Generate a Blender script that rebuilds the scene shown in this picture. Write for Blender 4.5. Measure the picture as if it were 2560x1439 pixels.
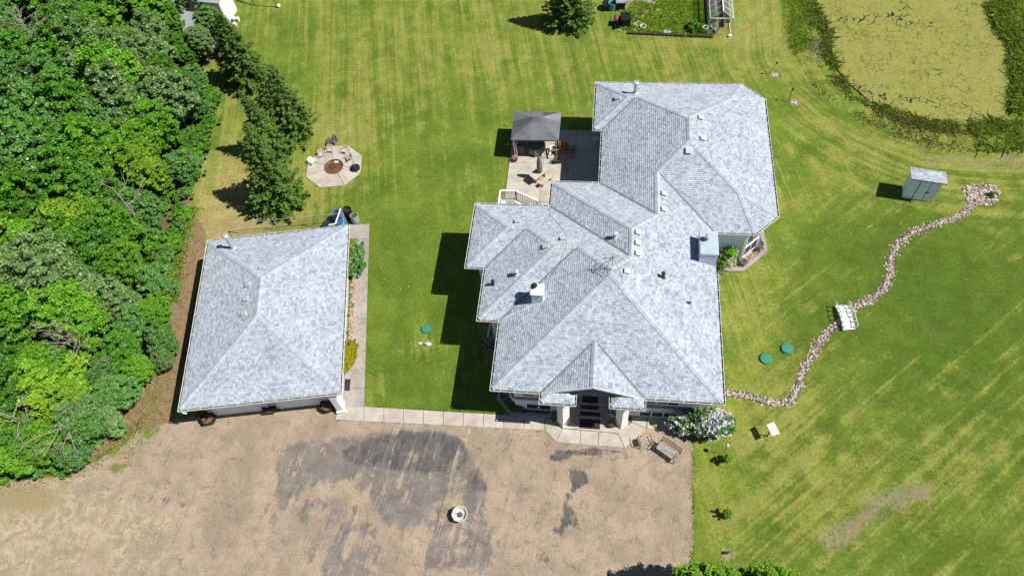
import bpy, bmesh, math, random
import numpy as np
from mathutils import Vector, Matrix, noise as mnoise
from mathutils.geometry import delaunay_2d_cdt
random.seed(7); rng = np.random.default_rng(7)
for o in list(bpy.data.objects): bpy.data.objects.remove(o)
S = bpy.context.scene; COL = S.collection; R = math.radians

# ------------------------------------------------------------------ camera
CAM_H = 42.0; FPX = 1850.0
_th, _ro, _h = R(32.6), R(-7.9), R(-12.4)          # tilt from straight down, roll, heading against the house
_c, _s = math.cos(_ro), math.sin(_ro); _R = np.array([[_c, -_s, 0], [_s, _c, 0], [0, 0, 1.]])
_up = np.array([0, -math.sin(_th), -math.cos(_th)]); _fw = np.array([0, -math.cos(_th), math.sin(_th)]); _rt = np.array([1., 0, 0])
CM = np.array([_R @ (math.cos(_h)*_rt + math.sin(_h)*_fw), _R @ (-math.sin(_h)*_rt + math.cos(_h)*_fw), _R @ _up])
cam = bpy.data.cameras.new('camera'); camo = bpy.data.objects.new('camera', cam); COL.objects.link(camo)
_m = Matrix([[CM[i][0], -CM[i][1], -CM[i][2]] for i in range(3)]).to_4x4(); _m.translation = (0, 0, CAM_H)
camo.matrix_world = _m
cam.sensor_width = 36; cam.lens = FPX/2560*36; cam.clip_end = 3000; cam.clip_start = .5
S.camera = camo
# ------------------------------------------------------------------ light
SUN = Vector((-.725, .10, -1.0)).normalized()
w = bpy.data.worlds.new('World'); S.world = w; w.use_nodes = True
sk = w.node_tree.nodes.new('ShaderNodeTexSky'); sk.sky_type = 'NISHITA'; sk.sun_disc = False
sk.sun_elevation = math.asin(-SUN.z); sk.sun_rotation = math.atan2(-SUN.x, -SUN.y)
sk.air_density = .8; sk.dust_density = .3; sk.altitude = 700
bg = w.node_tree.nodes['Background']; bg.inputs[1].default_value = .06
w.node_tree.links.new(sk.outputs[0], bg.inputs[0])
sl = bpy.data.lights.new('sun', 'SUN'); sl.energy = 5.0; sl.angle = R(.5); sl.color = (1, .955, .88)
slo = bpy.data.objects.new('sun', sl); COL.objects.link(slo); slo.rotation_euler = SUN.to_track_quat('-Z', 'Y').to_euler(); slo.location = (40, -5, 60)
S.view_settings.view_transform = 'Standard'; S.view_settings.look = 'None'; S.view_settings.gamma = 1
S.view_settings.exposure = .32; S.view_settings.use_curve_mapping = False
S.render.resolution_x = 1024; S.render.resolution_y = 575

# ------------------------------------------------------------------ survey: a photo point on a level at height z -> place in metres
def G(px, py, z=0.):
    d = CM @ np.array([(px-1280)/FPX, (py-719.5)/FPX, 1.]); t = (z-CAM_H)/d[2]
    return (d[0]*t, d[1]*t, z)
def G2(px, py, z=0.): return G(px, py, z)[:2]

# ------------------------------------------------------------------ mesh builder
class MB:
    def __init__(s): s.v = []; s.f = []; s.t = []
    def face(s, pts, tone=0.):
        n = len(s.v); s.v += [tuple(p) for p in pts]; s.f.append(tuple(range(n, n+len(pts)))); s.t.append(tone); return s
    def box(s, x0, y0, z0, x1, y1, z1, tone=0.):
        n = len(s.v); s.v += [(x0,y0,z0),(x1,y0,z0),(x1,y1,z0),(x0,y1,z0),(x0,y0,z1),(x1,y0,z1),(x1,y1,z1),(x0,y1,z1)]
        s.f += [tuple(n+i for i in q) for q in ((0,3,2,1),(4,5,6,7),(0,1,5,4),(1,2,6,5),(2,3,7,6),(3,0,4,7))]; s.t += [tone]*6; return s
    def prism(s, poly, z0, z1, tone=0., top=None):
        """poly CCW in xy; top optional list of top z"""
        n = len(s.v); k = len(poly); z1s = top or [z1]*k
        s.v += [(p[0], p[1], z0) for p in poly] + [(p[0], p[1], z1s[i]) for i, p in enumerate(poly)]
        s.f.append(tuple(n+i for i in reversed(range(k)))); s.f.append(tuple(n+k+i for i in range(k)))
        for i in range(k): j = (i+1) % k; s.f.append((n+i, n+j, n+k+j, n+k+i))
        s.t += [tone]*(k+2); return s
    def tube(s, pts, r, k=6, tone=0., cap=True):
        pts = [Vector(p) for p in pts]; rs = r if isinstance(r, (list, tuple)) else [r]*len(pts)
        n = len(s.v); prev = None
        for i, p in enumerate(pts):
            d = (pts[min(i+1, len(pts)-1)]-pts[max(i-1, 0)])
            if d.length < 1e-9: d = Vector((0, 0, 1))
            d.normalize()
            a = Vector((0, 0, 1)) if abs(d.z) < .9 else Vector((1, 0, 0))
            if prev is not None and prev.cross(d).length > .1: a = prev
            x = (a - d*a.dot(d)).normalized(); y = d.cross(x); prev = x
            for j in range(k):
                an = 2*math.pi*j/k; s.v.append(tuple(p + x*math.cos(an)*rs[i] + y*math.sin(an)*rs[i]))
        for i in range(len(pts)-1):
            for j in range(k):
                a = n+i*k+j; b = n+i*k+(j+1) % k; s.f.append((a, b, b+k, a+k)); s.t.append(tone)
        if cap:
            s.f.append(tuple(n+j for j in reversed(range(k)))); m = n+(len(pts)-1)*k; s.f.append(tuple(m+j for j in range(k))); s.t += [tone]*2
        return s
    def lathe(s, prof, c=(0, 0), k=16, tone=0., phase=0., sx=1., sy=1.):
        """prof list of (r,z)"""
        n = len(s.v)
        for r, z in prof:
            for j in range(k):
                a = 2*math.pi*j/k+phase; s.v.append((c[0]+math.cos(a)*r*sx, c[1]+math.sin(a)*r*sy, z))
        for i in range(len(prof)-1):
            for j in range(k):
                a = n+i*k+j; b = n+i*k+(j+1) % k; s.f.append((a, b, b+k, a+k)); s.t.append(tone)
        s.f.append(tuple(n+j for j in reversed(range(k)))); m = n+(len(prof)-1)*k; s.f.append(tuple(m+j for j in range(k))); s.t += [tone]*2
        return s
    def slab(s, pts, n, th, tone=0.):
        """flat polygon extruded along vector n by th"""
        k = len(pts); n0 = len(s.v); n = Vector(n); s.v += [tuple(Vector(p)) for p in pts] + [tuple(Vector(p)+n*th) for p in pts]
        s.f.append(tuple(n0+i for i in reversed(range(k)))); s.f.append(tuple(n0+k+i for i in range(k)))
        for i in range(k): j = (i+1) % k; s.f.append((n0+i, n0+j, n0+k+j, n0+k+i))
        s.t += [tone]*(k+2); return s
    def bar(s, a, b, wd, ht, tone=0.):
        """box-section bar from a to b, width wd sideways, ht vertical-ish"""
        a = Vector(a); b = Vector(b); d = (b-a).normalized(); u = Vector((0, 0, 1)) if abs(d.z) < .95 else Vector((0, 1, 0))
        x = d.cross(u).normalized()*wd/2; y = x.cross(d).normalized()*ht/2; n = len(s.v)
        for p in (a, b): s.v += [tuple(p-x-y), tuple(p+x-y), tuple(p+x+y), tuple(p-x+y)]
        s.f += [tuple(n+i for i in q) for q in ((3,2,1,0),(4,5,6,7),(0,1,5,4),(1,2,6,5),(2,3,7,6),(3,0,4,7))]; s.t += [tone]*6; return s
    def blob(s, c, r, seed=0, sub=2, amp=.25, sq=(1, 1, 1), tone=0.):
        bm = bmesh.new(); bmesh.ops.create_icosphere(bm, subdivisions=sub, radius=1)
        n = len(s.v)
        for v in bm.verts:
            q = v.co*(1+amp*mnoise.noise(v.co*1.3+Vector((seed*7.1, seed*3.3, 1)))*1.6); s.v.append((c[0]+q.x*r*sq[0], c[1]+q.y*r*sq[1], c[2]+q.z*r*sq[2]))
        for f in bm.faces: s.f.append(tuple(n+v.index for v in f.verts)); s.t.append(tone)
        bm.free(); return s
    def mesh(s, name, m, off=(0, 0, 0), smooth=False):
        me = bpy.data.meshes.new(name); v = np.array(s.v, dtype=float).reshape(-1, 3)-np.array(off); me.from_pydata(v.tolist(), [], s.f)
        a = me.attributes.new('tone', 'FLOAT', 'FACE'); a.data.foreach_set('value', np.array(s.t, dtype=np.float32))
        me.materials.append(m)
        if smooth: me.polygons.foreach_set('use_smooth', [True]*len(me.polygons))
        me.update(); return me

def link(name, me, parent=None):
    o = bpy.data.objects.new(name, me); COL.objects.link(o)
    if parent is not None: o.parent = parent
    return o
def thing(name, label, cat, loc=(0, 0, 0), rz=0., group=None):
    o = bpy.data.objects.new(name, None); COL.objects.link(o); o.location = loc; o.rotation_euler = (0, 0, rz); o.empty_display_size = .2
    o['label'] = label; o['category'] = cat
    if group: o['group'] = group
    return o
def part(name, mb, m, parent, world=True, smooth=False, label=None, kind=None):
    """mesh child; world=True: builder coordinates are world, parent must be unrotated"""
    off = (0, 0, 0)
    if world:
        p = parent; off = Vector((0, 0, 0))
        while p is not None: off = off+Vector(p.location); p = p.parent
    o = link(name, mb.mesh(name, m, off, smooth), parent)
    if label: o['label'] = label
    if kind: o['kind'] = kind
    return o
def single(name, mb, m, label, cat, loc=(0, 0, 0), rz=0., group=None, smooth=False, world=True):
    o = link(name, mb.mesh(name, m, loc if world else (0, 0, 0), smooth)); o.location = loc; o.rotation_euler = (0, 0, rz)
    o['label'] = label; o['category'] = cat
    if group: o['group'] = group
    return o
def struct(name, me, kind='structure'):
    o = link(name, me); o['kind'] = kind; return o
def copy_tree(o, parent=None):
    c = o.copy(); COL.objects.link(c); c.parent = parent
    for ch in list(o.children): copy_tree(ch, c)
    return c

# ------------------------------------------------------------------ materials
class NT:
    def __init__(s, name):
        s.m = bpy.data.materials.new(name); s.m.use_nodes = True; s.t = s.m.node_tree; s.b = s.t.nodes['Principled BSDF']; s.out = s.t.nodes['Material Output']
        s.b.inputs['Specular IOR Level'].default_value = .3
    def n(s, typ, **kw):
        x = s.t.nodes.new(typ)
        for k, v in kw.items(): setattr(x, k, v)
        return x
    def link(s, a, b): s.t.links.new(a, b)
    def pos(s):
        return s.n('ShaderNodeNewGeometry').outputs['Position']
    def attr(s, name): return s.n('ShaderNodeAttribute', attribute_name=name).outputs['Fac']
    def noise(s, scale, detail=3, rough=.55, vec=None, dist=0.):
        x = s.n('ShaderNodeTexNoise'); x.inputs['Scale'].default_value = scale; x.inputs['Detail'].default_value = detail; x.inputs['Roughness'].default_value = rough; x.inputs['Distortion'].default_value = dist
        s.link(vec if vec is not None else s.pos(), x.inputs['Vector']); return x.outputs['Fac']
    def mapv(s, vec, scale=(1, 1, 1), rz=0., loc=(0, 0, 0)):
        """rotate by rz first, then scale"""
        a = s.n('ShaderNodeMapping'); a.inputs['Rotation'].default_value = (0, 0, rz); s.link(vec, a.inputs['Vector'])
        b = s.n('ShaderNodeMapping'); b.inputs['Scale'].default_value = scale; b.inputs['Location'].default_value = loc; s.link(a.outputs[0], b.inputs['Vector']); return b.outputs[0]
    def ramp(s, fac, a, b, lo=0., hi=1., smooth=True):
        x = s.n('ShaderNodeMapRange', interpolation_type='SMOOTHSTEP' if smooth else 'LINEAR'); s.link(fac, x.inputs[0])
        for i, v in zip((1, 2, 3, 4), (a, b, lo, hi)): x.inputs[i].default_value = v
        return x.outputs[0]
    def math(s, op, a, b=None, clamp=False):
        x = s.n('ShaderNodeMath', operation=op, use_clamp=clamp)
        for i, v in enumerate((a, b)):
            if v is None: continue
            if isinstance(v, (int, float)): x.inputs[i].default_value = v
            else: s.link(v, x.inputs[i])
        return x.outputs[0]
    def mix(s, fac, a, b, mode='MIX'):
        x = s.n('ShaderNodeMix', data_type='RGBA', blend_type=mode)
        for sock, v in ((x.inputs[0], fac), (x.inputs[6], a), (x.inputs[7], b)):
            if isinstance(v, (int, float)): sock.default_value = v
            elif isinstance(v, (tuple, list)): sock.default_value = (*v[:3], 1)
            else: s.link(v, sock)
        return x.outputs[2]
    def scale(s, col, f):
        """multiply colour by a scalar socket"""
        x = s.n('ShaderNodeVectorMath', operation='SCALE'); 
        if isinstance(col, (tuple, list)): x.inputs[0].default_value = col[:3]
        else: s.link(col, x.inputs[0])
        if isinstance(f, (int, float)): x.inputs['Scale'].default_value = f
        else: s.link(f, x.inputs['Scale'])
        return x.outputs[0]
    def col(s, c):
        if isinstance(c, (tuple, list)): s.b.inputs['Base Color'].default_value = (*c[:3], 1)
        else: s.link(c, s.b.inputs['Base Color'])
        return s
    def bump(s, h, strength=.3, dist=.02):
        x = s.n('ShaderNodeBump'); x.inputs['Strength'].default_value = strength; x.inputs['Distance'].default_value = dist; s.link(h, x.inputs['Height']); s.link(x.outputs[0], s.b.inputs['Normal']); return s
    def rough(s, v): s.b.inputs['Roughness'].default_value = v; return s

def pm(name, base, rough=.75, var=.25, scale=3., bump=.0, metal=0., orand=0., fine=40., spec=.3, stain=None, stain_amt=0.):
    t = NT(name); obj = t.n('ShaderNodeTexCoord').outputs['Object']; 
    f = t.ramp(t.noise(scale, 4, .6), .3, .7, 1-var, 1+var*.6); g = t.ramp(t.noise(fine, 2), .3, .7, 1-var*.5, 1+var*.4)
    f = t.math('MULTIPLY', f, g)
    if orand: f = t.math('MULTIPLY', f, t.ramp(t.n('ShaderNodeObjectInfo').outputs['Random'], 0, 1, 1-orand, 1+orand, False))
    c = t.scale(base, f)
    if stain: c = t.mix(t.ramp(t.noise(scale*.6, 5, .65), .52, .72, 0, stain_amt), c, stain)
    t.col(c); t.rough(rough); t.b.inputs['Metallic'].default_value = metal; t.b.inputs['Specular IOR Level'].default_value = spec
    if bump: t.bump(t.noise(fine, 3), bump, .02)
    return t.m

def shingle_mat(name, dark, light):
    t = NT(name); a = t.attr('tone')
    c = t.mix(a, dark, light)
    f = t.math('MULTIPLY', t.ramp(t.noise(.5, 5, .65), .3, .7, .90, 1.06), t.ramp(t.noise(22, 3, .7), .25, .75, .84, 1.12))
    c = t.scale(c, f)
    c = t.mix(t.ramp(t.noise(.9, 5, .7), .58, .76, 0, .16), c, (.36, .35, .33))
    t.col(c).rough(.9); t.b.inputs['Specular IOR Level'].default_value = .15; t.bump(t.noise(60, 2), .25, .01); return t.m
def leaf_mat(name, c1, c2, rough=.45, trans=.3, spec=.35):
    t = NT(name); a = t.attr('tone'); r = t.n('ShaderNodeObjectInfo').outputs['Random']
    c = t.mix(a, c1, c2); c = t.scale(c, t.ramp(r, 0, 1, .82, 1.15, False))
    t.col(c).rough(rough); t.b.inputs['Specular IOR Level'].default_value = spec
    tr = t.n('ShaderNodeBsdfTranslucent'); cc = t.mix(.35, c, (.25, .36, .02)); t.link(cc, tr.inputs[0])
    mx = t.n('ShaderNodeMixShader'); mx.inputs[0].default_value = trans; t.link(t.b.outputs[0], mx.inputs[1]); t.link(tr.outputs[0], mx.inputs[2]); t.link(mx.outputs[0], t.out.inputs[0])
    return t.m

M = {}
M['shingle'] = shingle_mat('asphalt_shingle', (.275, .32, .37), (.475, .53, .60))
M['cap'] = shingle_mat('cap_shingle', (.345, .39, .445), (.455, .51, .575))
M['deck'] = pm('roof_deck', (.16, .17, .18))
M['flash'] = pm('valley_metal', (.19, .21, .23), .6, .2)
M['siding'] = pm('pale_siding', (.60, .655, .74), .7, .06, 2)
M['white'] = pm('white_trim', (.78, .78, .77), .55, .08, 2, stain=(.55, .52, .45), stain_amt=.25)
M['stucco'] = pm('white_stucco', (.82, .83, .84), .85, .08, 3, .2)
M['trimblue'] = pm('slate_trim', (.115, .14, .20), .6, .12)
M['soffit'] = pm('soffit', (.45, .46, .47), .7, .1)
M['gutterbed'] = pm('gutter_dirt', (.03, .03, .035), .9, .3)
M['glass'] = pm('window_glass', (.025, .036, .075), .08, .1, spec=.6)
M['galv'] = pm('galvanised_metal', (.52, .55, .60), .42, .12, 4, metal=.35, stain=(.30, .16, .07), stain_amt=.15)
M['chimcap'] = pm('chimney_sheet', (.42, .53, .62), .5, .12, 1.5, stain=(.42, .29, .14), stain_amt=.55)
M['vent'] = pm('vent_metal', (.47, .50, .53), .6, .1)
M['black'] = pm('black_metal', (.018, .018, .02), .5, .2)
M['rubber'] = pm('rubber_mat', (.035, .035, .042), .95, .25, 3)
M['concrete'] = pm('concrete', (.46, .415, .355), .9, .16, 1.3, .3, orand=.08, fine=25, stain=(.24, .22, .20), stain_amt=.35)
M['concrete_grey'] = pm('concrete_grey', (.34, .31, .275), .9, .16, 1.1, .3, orand=.09, fine=25, stain=(.20, .18, .17), stain_amt=.5)
M['kerb'] = pm('kerb_concrete', (.33, .31, .30), .9, .18, 2, .3)
M['rock'] = None
M['bluewood'] = pm('shed_paint', (.78, .86, .97), .7, .06, 2.5, .15)
M['wood_grey'] = pm('weathered_wood', (.36, .33, .30), .85, .3, 6, .3, orand=.15)
M['wood_dark'] = pm('dark_stained_wood', (.05, .04, .035), .8, .3, 6)
M['wood_red'] = pm('cedar_slat', (.36, .17, .09), .75, .25, 6, .2, orand=.1)
M['wood_white'] = pm('white_painted_wood', (.74, .75, .77), .65, .12, 4, stain=(.45, .43, .40), stain_amt=.4)
M['bark'] = pm('bark', (.16, .13, .105), .95, .35, 5, .6)
M['bark_pale'] = pm('pale_bark', (.36, .32, .27), .95, .3, 6, .5)
M['twig'] = pm('dead_twig', (.31, .275, .225), .95, .25, 6)
M['canopy'] = pm('canopy_cloth', (.155, .16, .175), .85, .2, 1.5, orand=.4)
M['plastic_white'] = pm('white_plastic', (.80, .80, .79), .4, .06)
M['plastic_blue'] = pm('blue_plastic', (.05, .22, .50), .4, .15)
M['plastic_green'] = pm('green_plastic', (.035, .24, .155), .55, .15, 6, stain=(.10, .22, .16), stain_amt=.4)
M['plastic_black'] = pm('black_plastic', (.015, .016, .02), .5, .2)
M['teal'] = pm('teal_plastic', (.10, .38, .40), .4, .1)
M['navy'] = pm('navy_plastic', (.02, .03, .14), .4, .1)
M['red'] = pm('red_plastic', (.5, .03, .05), .4, .1)
M['soil'] = pm('soil', (.10, .075, .055), .95, .3, 8, .4)
M['garden'] = pm('dry_garden_soil', (.34, .285, .22), .95, .3, 2.5, .4)
M['tanstone'] = pm('tan_table_top', (.50, .43, .34), .8, .1, 3)
M['stone_white'] = pm('white_stone', (.60, .59, .56), .85, .2, 8, .4)
M['rust'] = pm('rusty_iron', (.20, .095, .05), .9, .35, 8, .4)
M['ash'] = pm('burnt_ground', (.17, .09, .05), .95, .45, 9, .5)
M['tarp'] = pm('grey_tarp', (.19, .185, .175), .7, .15, 2)
M['silver'] = pm('grey_paint', (.33, .35, .38), .5, .12)
M['flower_white'] = leaf_mat('cream_blossom', (.62, .58, .40), (.78, .74, .60), .7, .2)
M['flower_lilac'] = leaf_mat('lilac_blossom', (.54, .51, .59), (.77, .75, .79), .7, .2)
M['flower_pink'] = leaf_mat('pink_blossom', (.45, .22, .20), (.62, .42, .40), .7, .2)
def stones_mat(name, a, b, c3):
    t = NT(name); at = t.attr('tone'); c = t.mix(t.ramp(at, 0, .7), a, b); c = t.mix(t.ramp(at, .7, 1), c, c3)
    c = t.scale(c, t.ramp(t.noise(14, 3), .3, .7, .8, 1.15)); t.col(c).rough(.9); t.bump(t.noise(40, 3), .4, .02); return t.m
M['rock'] = stones_mat('river_stone', (.27, .21, .175), (.50, .425, .36), (.66, .61, .55))
M['bedrock'] = stones_mat('pink_gravel', (.26, .16, .12), (.50, .34, .26), (.58, .45, .37))
M['dark_rock'] = stones_mat('mixed_rock', (.06, .05, .05), (.25, .20, .18), (.45, .40, .36))
M['leaf_a'] = leaf_mat('leaf_bright', (.05, .17, .008), (.20, .46, .03), .5, .24)
M['leaf_b'] = leaf_mat('leaf_mid', (.035, .125, .02), (.165, .37, .075), .42, .22, .5)
M['leaf_c'] = leaf_mat('leaf_greygreen', (.055, .135, .034), (.24, .39, .12), .45, .2, .45)
M['leaf_d'] = leaf_mat('leaf_yellowgreen', (.09, .22, .010), (.28, .50, .035), .5, .26)
M['leaf_e'] = leaf_mat('leaf_deep', (.02, .10, .008), (.13, .35, .025), .45, .22, .45)
M['leaf_gold'] = leaf_mat('golden_leaf', (.17, .20, .008), (.48, .42, .02), .5, .3)
M['needle'] = leaf_mat('spruce_needle', (.03, .072, .012), (.175, .31, .06), .7, .18, .12)
M['blade'] = leaf_mat('grass_blade', (.15, .22, .035), (.34, .38, .11), .8, .4, .05)
M['blade_dry'] = leaf_mat('dry_grass_blade', (.12, .11, .03), (.36, .30, .15), .8, .2, .1)
M['blade_bright'] = leaf_mat('fresh_grass_blade', (.15, .28, .02), (.36, .48, .07), .8, .38, .05)
# ================================================================== GROUND
def inpoly(x, y, poly):
    ins = np.zeros(x.shape, bool); n = len(poly)
    for i in range(n):
        x0, y0 = poly[i]; x1, y1 = poly[(i+1) % n]
        if y0 == y1: continue
        c = ((y0 > y) != (y1 > y)) & (x < (x1-x0)*(y-y0)/(y1-y0)+x0); ins ^= c
    return ins
def linedist(x, y, pts, closed=False):
    d = np.full(x.shape, 1e9); n = len(pts)
    for i in range(n if closed else n-1):
        ax, ay = pts[i]; bx, by = pts[(i+1) % n]; vx, vy = bx-ax, by-ay; l = vx*vx+vy*vy+1e-12
        t = np.clip(((x-ax)*vx+(y-ay)*vy)/l, 0, 1); d = np.minimum(d, np.hypot(x-ax-t*vx, y-ay-t*vy))
    return d
def sdist(x, y, poly):
    d = linedist(x, y, poly, True); return np.where(inpoly(x, y, poly), d, -d)
def soft(d, s): return np.clip(.5+d/(2*s), 0, 1)
def vnoise(x, y, sc, seed=0):
    r = np.random.default_rng(seed).random((256, 256)); u = x*sc+1000.3; v = y*sc+1000.7
    i = np.floor(u).astype(int); j = np.floor(v).astype(int); a = u-i; b = v-j; a = a*a*(3-2*a); b = b*b*(3-2*b)
    g = lambda p, q: r[p & 255, q & 255]
    return (g(i, j)*(1-a)+g(i+1, j)*a)*(1-b)+(g(i, j+1)*(1-a)+g(i+1, j+1)*a)*b
def fbm(x, y, sc, seed=0): return .55*vnoise(x, y, sc, seed)+.28*vnoise(x, y, sc*2.1, seed+1)+.17*vnoise(x, y, sc*4.3, seed+2)
def pix(pts): return [G2(*p) for p in pts]
def set_attr(me, name, arr):
    a = me.attributes.new(name, 'FLOAT', 'POINT'); a.data.foreach_set('value', np.asarray(arr, dtype=np.float32))
def smoothpoly(pts, closed=True, step=.4):
    """Catmull-Rom resample"""
    n = len(pts); out = []
    rngi = range(n) if closed else range(n-1)
    for i in rngi:
        g = lambda k: np.array(pts[k % n] if closed else pts[max(0, min(n-1, k))])
        p0, p1, p2, p3 = g(i-1), g(i), g(i+1), g(i+2); m = max(1, int(np.hypot(*(p2-p1))/step))
        for k in range(m):
            t = k/m; out.append(tuple(.5*((2*p1)+(-p0+p2)*t+(2*p0-5*p1+4*p2-p3)*t*t+(-p0+3*p1-3*p2+p3)*t**3)))
    if not closed: out.append(tuple(pts[-1]))
    return out

POND = smoothpoly(pix([(2050,-60),(2045,10),(2070,70),(2080,130),(2105,180),(2140,215),(2170,240),(2215,262),(2260,280),(2320,298),(2380,303),(2440,305),(2490,298),(2520,270),(2535,230),(2525,170),(2525,110),(2490,60),(2470,0),(2450,-60)]), True, .5)
BANK = pix([(1975,-80),(1978,0),(1985,60),(1990,140),(2030,210),(2090,260),(2160,300),(2230,335),(2310,365),(2400,375),(2560,378),(2700,370),(2800,200),(2700,-80)])
FOREST = pix([(-700,1300),(0,1212),(90,1180),(180,1190),(270,1125),(320,1010),(350,950),(430,880),(420,770),(440,660),(490,510),(545,330),(550,260),(505,190),(520,120),(560,60),(520,-150),(-700,-150)])
STRIP = pix([(250,1150),(330,1040),(345,960),(420,880),(415,760),(430,650),(470,560),(520,520),(570,550),(545,600),(470,900),(450,1050),(430,1120)])
DRIVE = pix([(-800,1700),(-800,1290),(0,1205),(120,1195),(250,1150),(330,1085),(430,1050),(520,1040),(842,1010),(842,1046),(911,1051),(1361,1073),(1392,1103),(1562,1116),(1612,1070),(1660,1062),(1722,1085),(1733,1130),(1730,1230),(1733,1330),(1728,1380),(1720,1439),(1730,1700)])
CREEK = smoothpoly(pix([(2440,498),(2412,530),(2385,545),(2340,560),(2290,577),(2255,600),(2232,635),(2225,680),(2213,715),(2185,745),(2140,765),(2115,785),(2085,815),(2050,855),(2030,890),(2008,925),(1995,965),(1980,998),(1955,1008),(1915,1003),(1870,990),(1800,980)]), False, .25)

def lawn_material():
    t = NT('mown_grass'); P_ = t.pos()
    def ang(a, b): 
        p, q = G2(*a), G2(*b); return math.atan2(q[1]-p[1], q[0]-p[0])
    def streak(al, across, along, loc=0.):
        return t.noise(1, 3, .6, t.mapv(P_, (along, across, 1), -al, (loc, loc, 0)))
    aV = ang((1010, 480), (985, 20)); aD = ang((2000, 1300), (2450, 900))
    sv = streak(aV, 1.5, .05); sv2 = streak(aV, 4.5, .12, 7)
    sd = streak(aD, 1.3, .045, 3); sd2 = streak(aD, 4.0, .10, 11)
    cx = t.n('ShaderNodeCombineXYZ'); t.link(t.math('MULTIPLY', t.attr('arc'), 1.5), cx.inputs[0]); t.link(t.math('MULTIPLY', t.attr('arcu'), .06), cx.inputs[1])
    sa = t.noise(1, 3, .6, cx.outputs[0])
    def mixf(f, a, b): return t.math('ADD', t.math('MULTIPLY', t.math('SUBTRACT', 1, f), a), t.math('MULTIPLY', f, b))
    st = mixf(t.attr('wd'), t.math('ADD', t.math('MULTIPLY', sv, .6), t.math('MULTIPLY', sv2, .4)), t.math('ADD', t.math('MULTIPLY', sd, .6), t.math('MULTIPLY', sd2, .4)))
    st = mixf(t.attr('wa'), st, sa)
    n1 = t.noise(.22, 4, .6); n2 = t.noise(.75, 5, .62); n3 = t.noise(5.5, 3, .7); n4 = t.noise(26, 2, .7)
    dry = t.math('ADD', t.attr('dry'), t.math('MULTIPLY', t.math('SUBTRACT', st, .5), 2.5))
    dry = t.math('ADD', dry, t.math('MULTIPLY', t.math('SUBTRACT', n2, .5), 1.25))
    dry = t.math('ADD', dry, t.math('MULTIPLY', t.math('SUBTRACT', n3, .5), .42))
    dry = t.math('ADD', dry, t.math('MULTIPLY', t.math('SUBTRACT', n4, .5), .16))
    green = t.mix(t.ramp(n1, .35, .65), LAWN[0], LAWN[1])
    green = t.mix(t.attr('lush'), green, LAWN[2])
    oa = t.math('ADD', t.math('MULTIPLY', t.attr('wd'), .62), t.math('MULTIPLY', t.math('SUBTRACT', t.noise(.55, 5, .65), .5), 1.7)); green = t.mix(t.ramp(oa, .25, .95, 0, .65), green, (.088, .125, .022))
    c = t.mix(t.ramp(dry, .12, .66), green, LAWN[3]); c = t.mix(t.ramp(dry, .62, 1.2), c, LAWN[4])
    c = t.mix(t.ramp(t.math('ADD', t.attr('bare'), t.math('MULTIPLY', t.math('SUBTRACT', n3, .5), .7)), .4, .8), c, (.30, .23, .15))
    gp_ = t.math('ADD', t.math('MULTIPLY', t.math('SUBTRACT', n2, .5), 1.6), t.math('MULTIPLY', t.math('SUBTRACT', n3, .5), .9)); c = t.mix(t.ramp(t.math('ADD', t.attr('grey'), gp_), .38, .85, 0, .8), c, (.25, .21, .128))
    f = t.math('MULTIPLY', t.math('MULTIPLY', t.ramp(n4, .25, .75, .62, 1.34), t.ramp(n3, .25, .75, .80, 1.18)), t.ramp(t.noise(.9, 5, .7), .3, .7, .84, 1.14))
    t.col(t.scale(c, f)).rough(.95); t.b.inputs['Specular IOR Level'].default_value = .1; t.bump(t.noise(34, 3, .7), .55, .05); return t.m
LAWN = [(.100, .160, .018), (.152, .207, .027), (.068, .140, .014), (.232, .250, .052), (.335, .28, .115)]
M['lawn'] = lawn_material()

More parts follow.
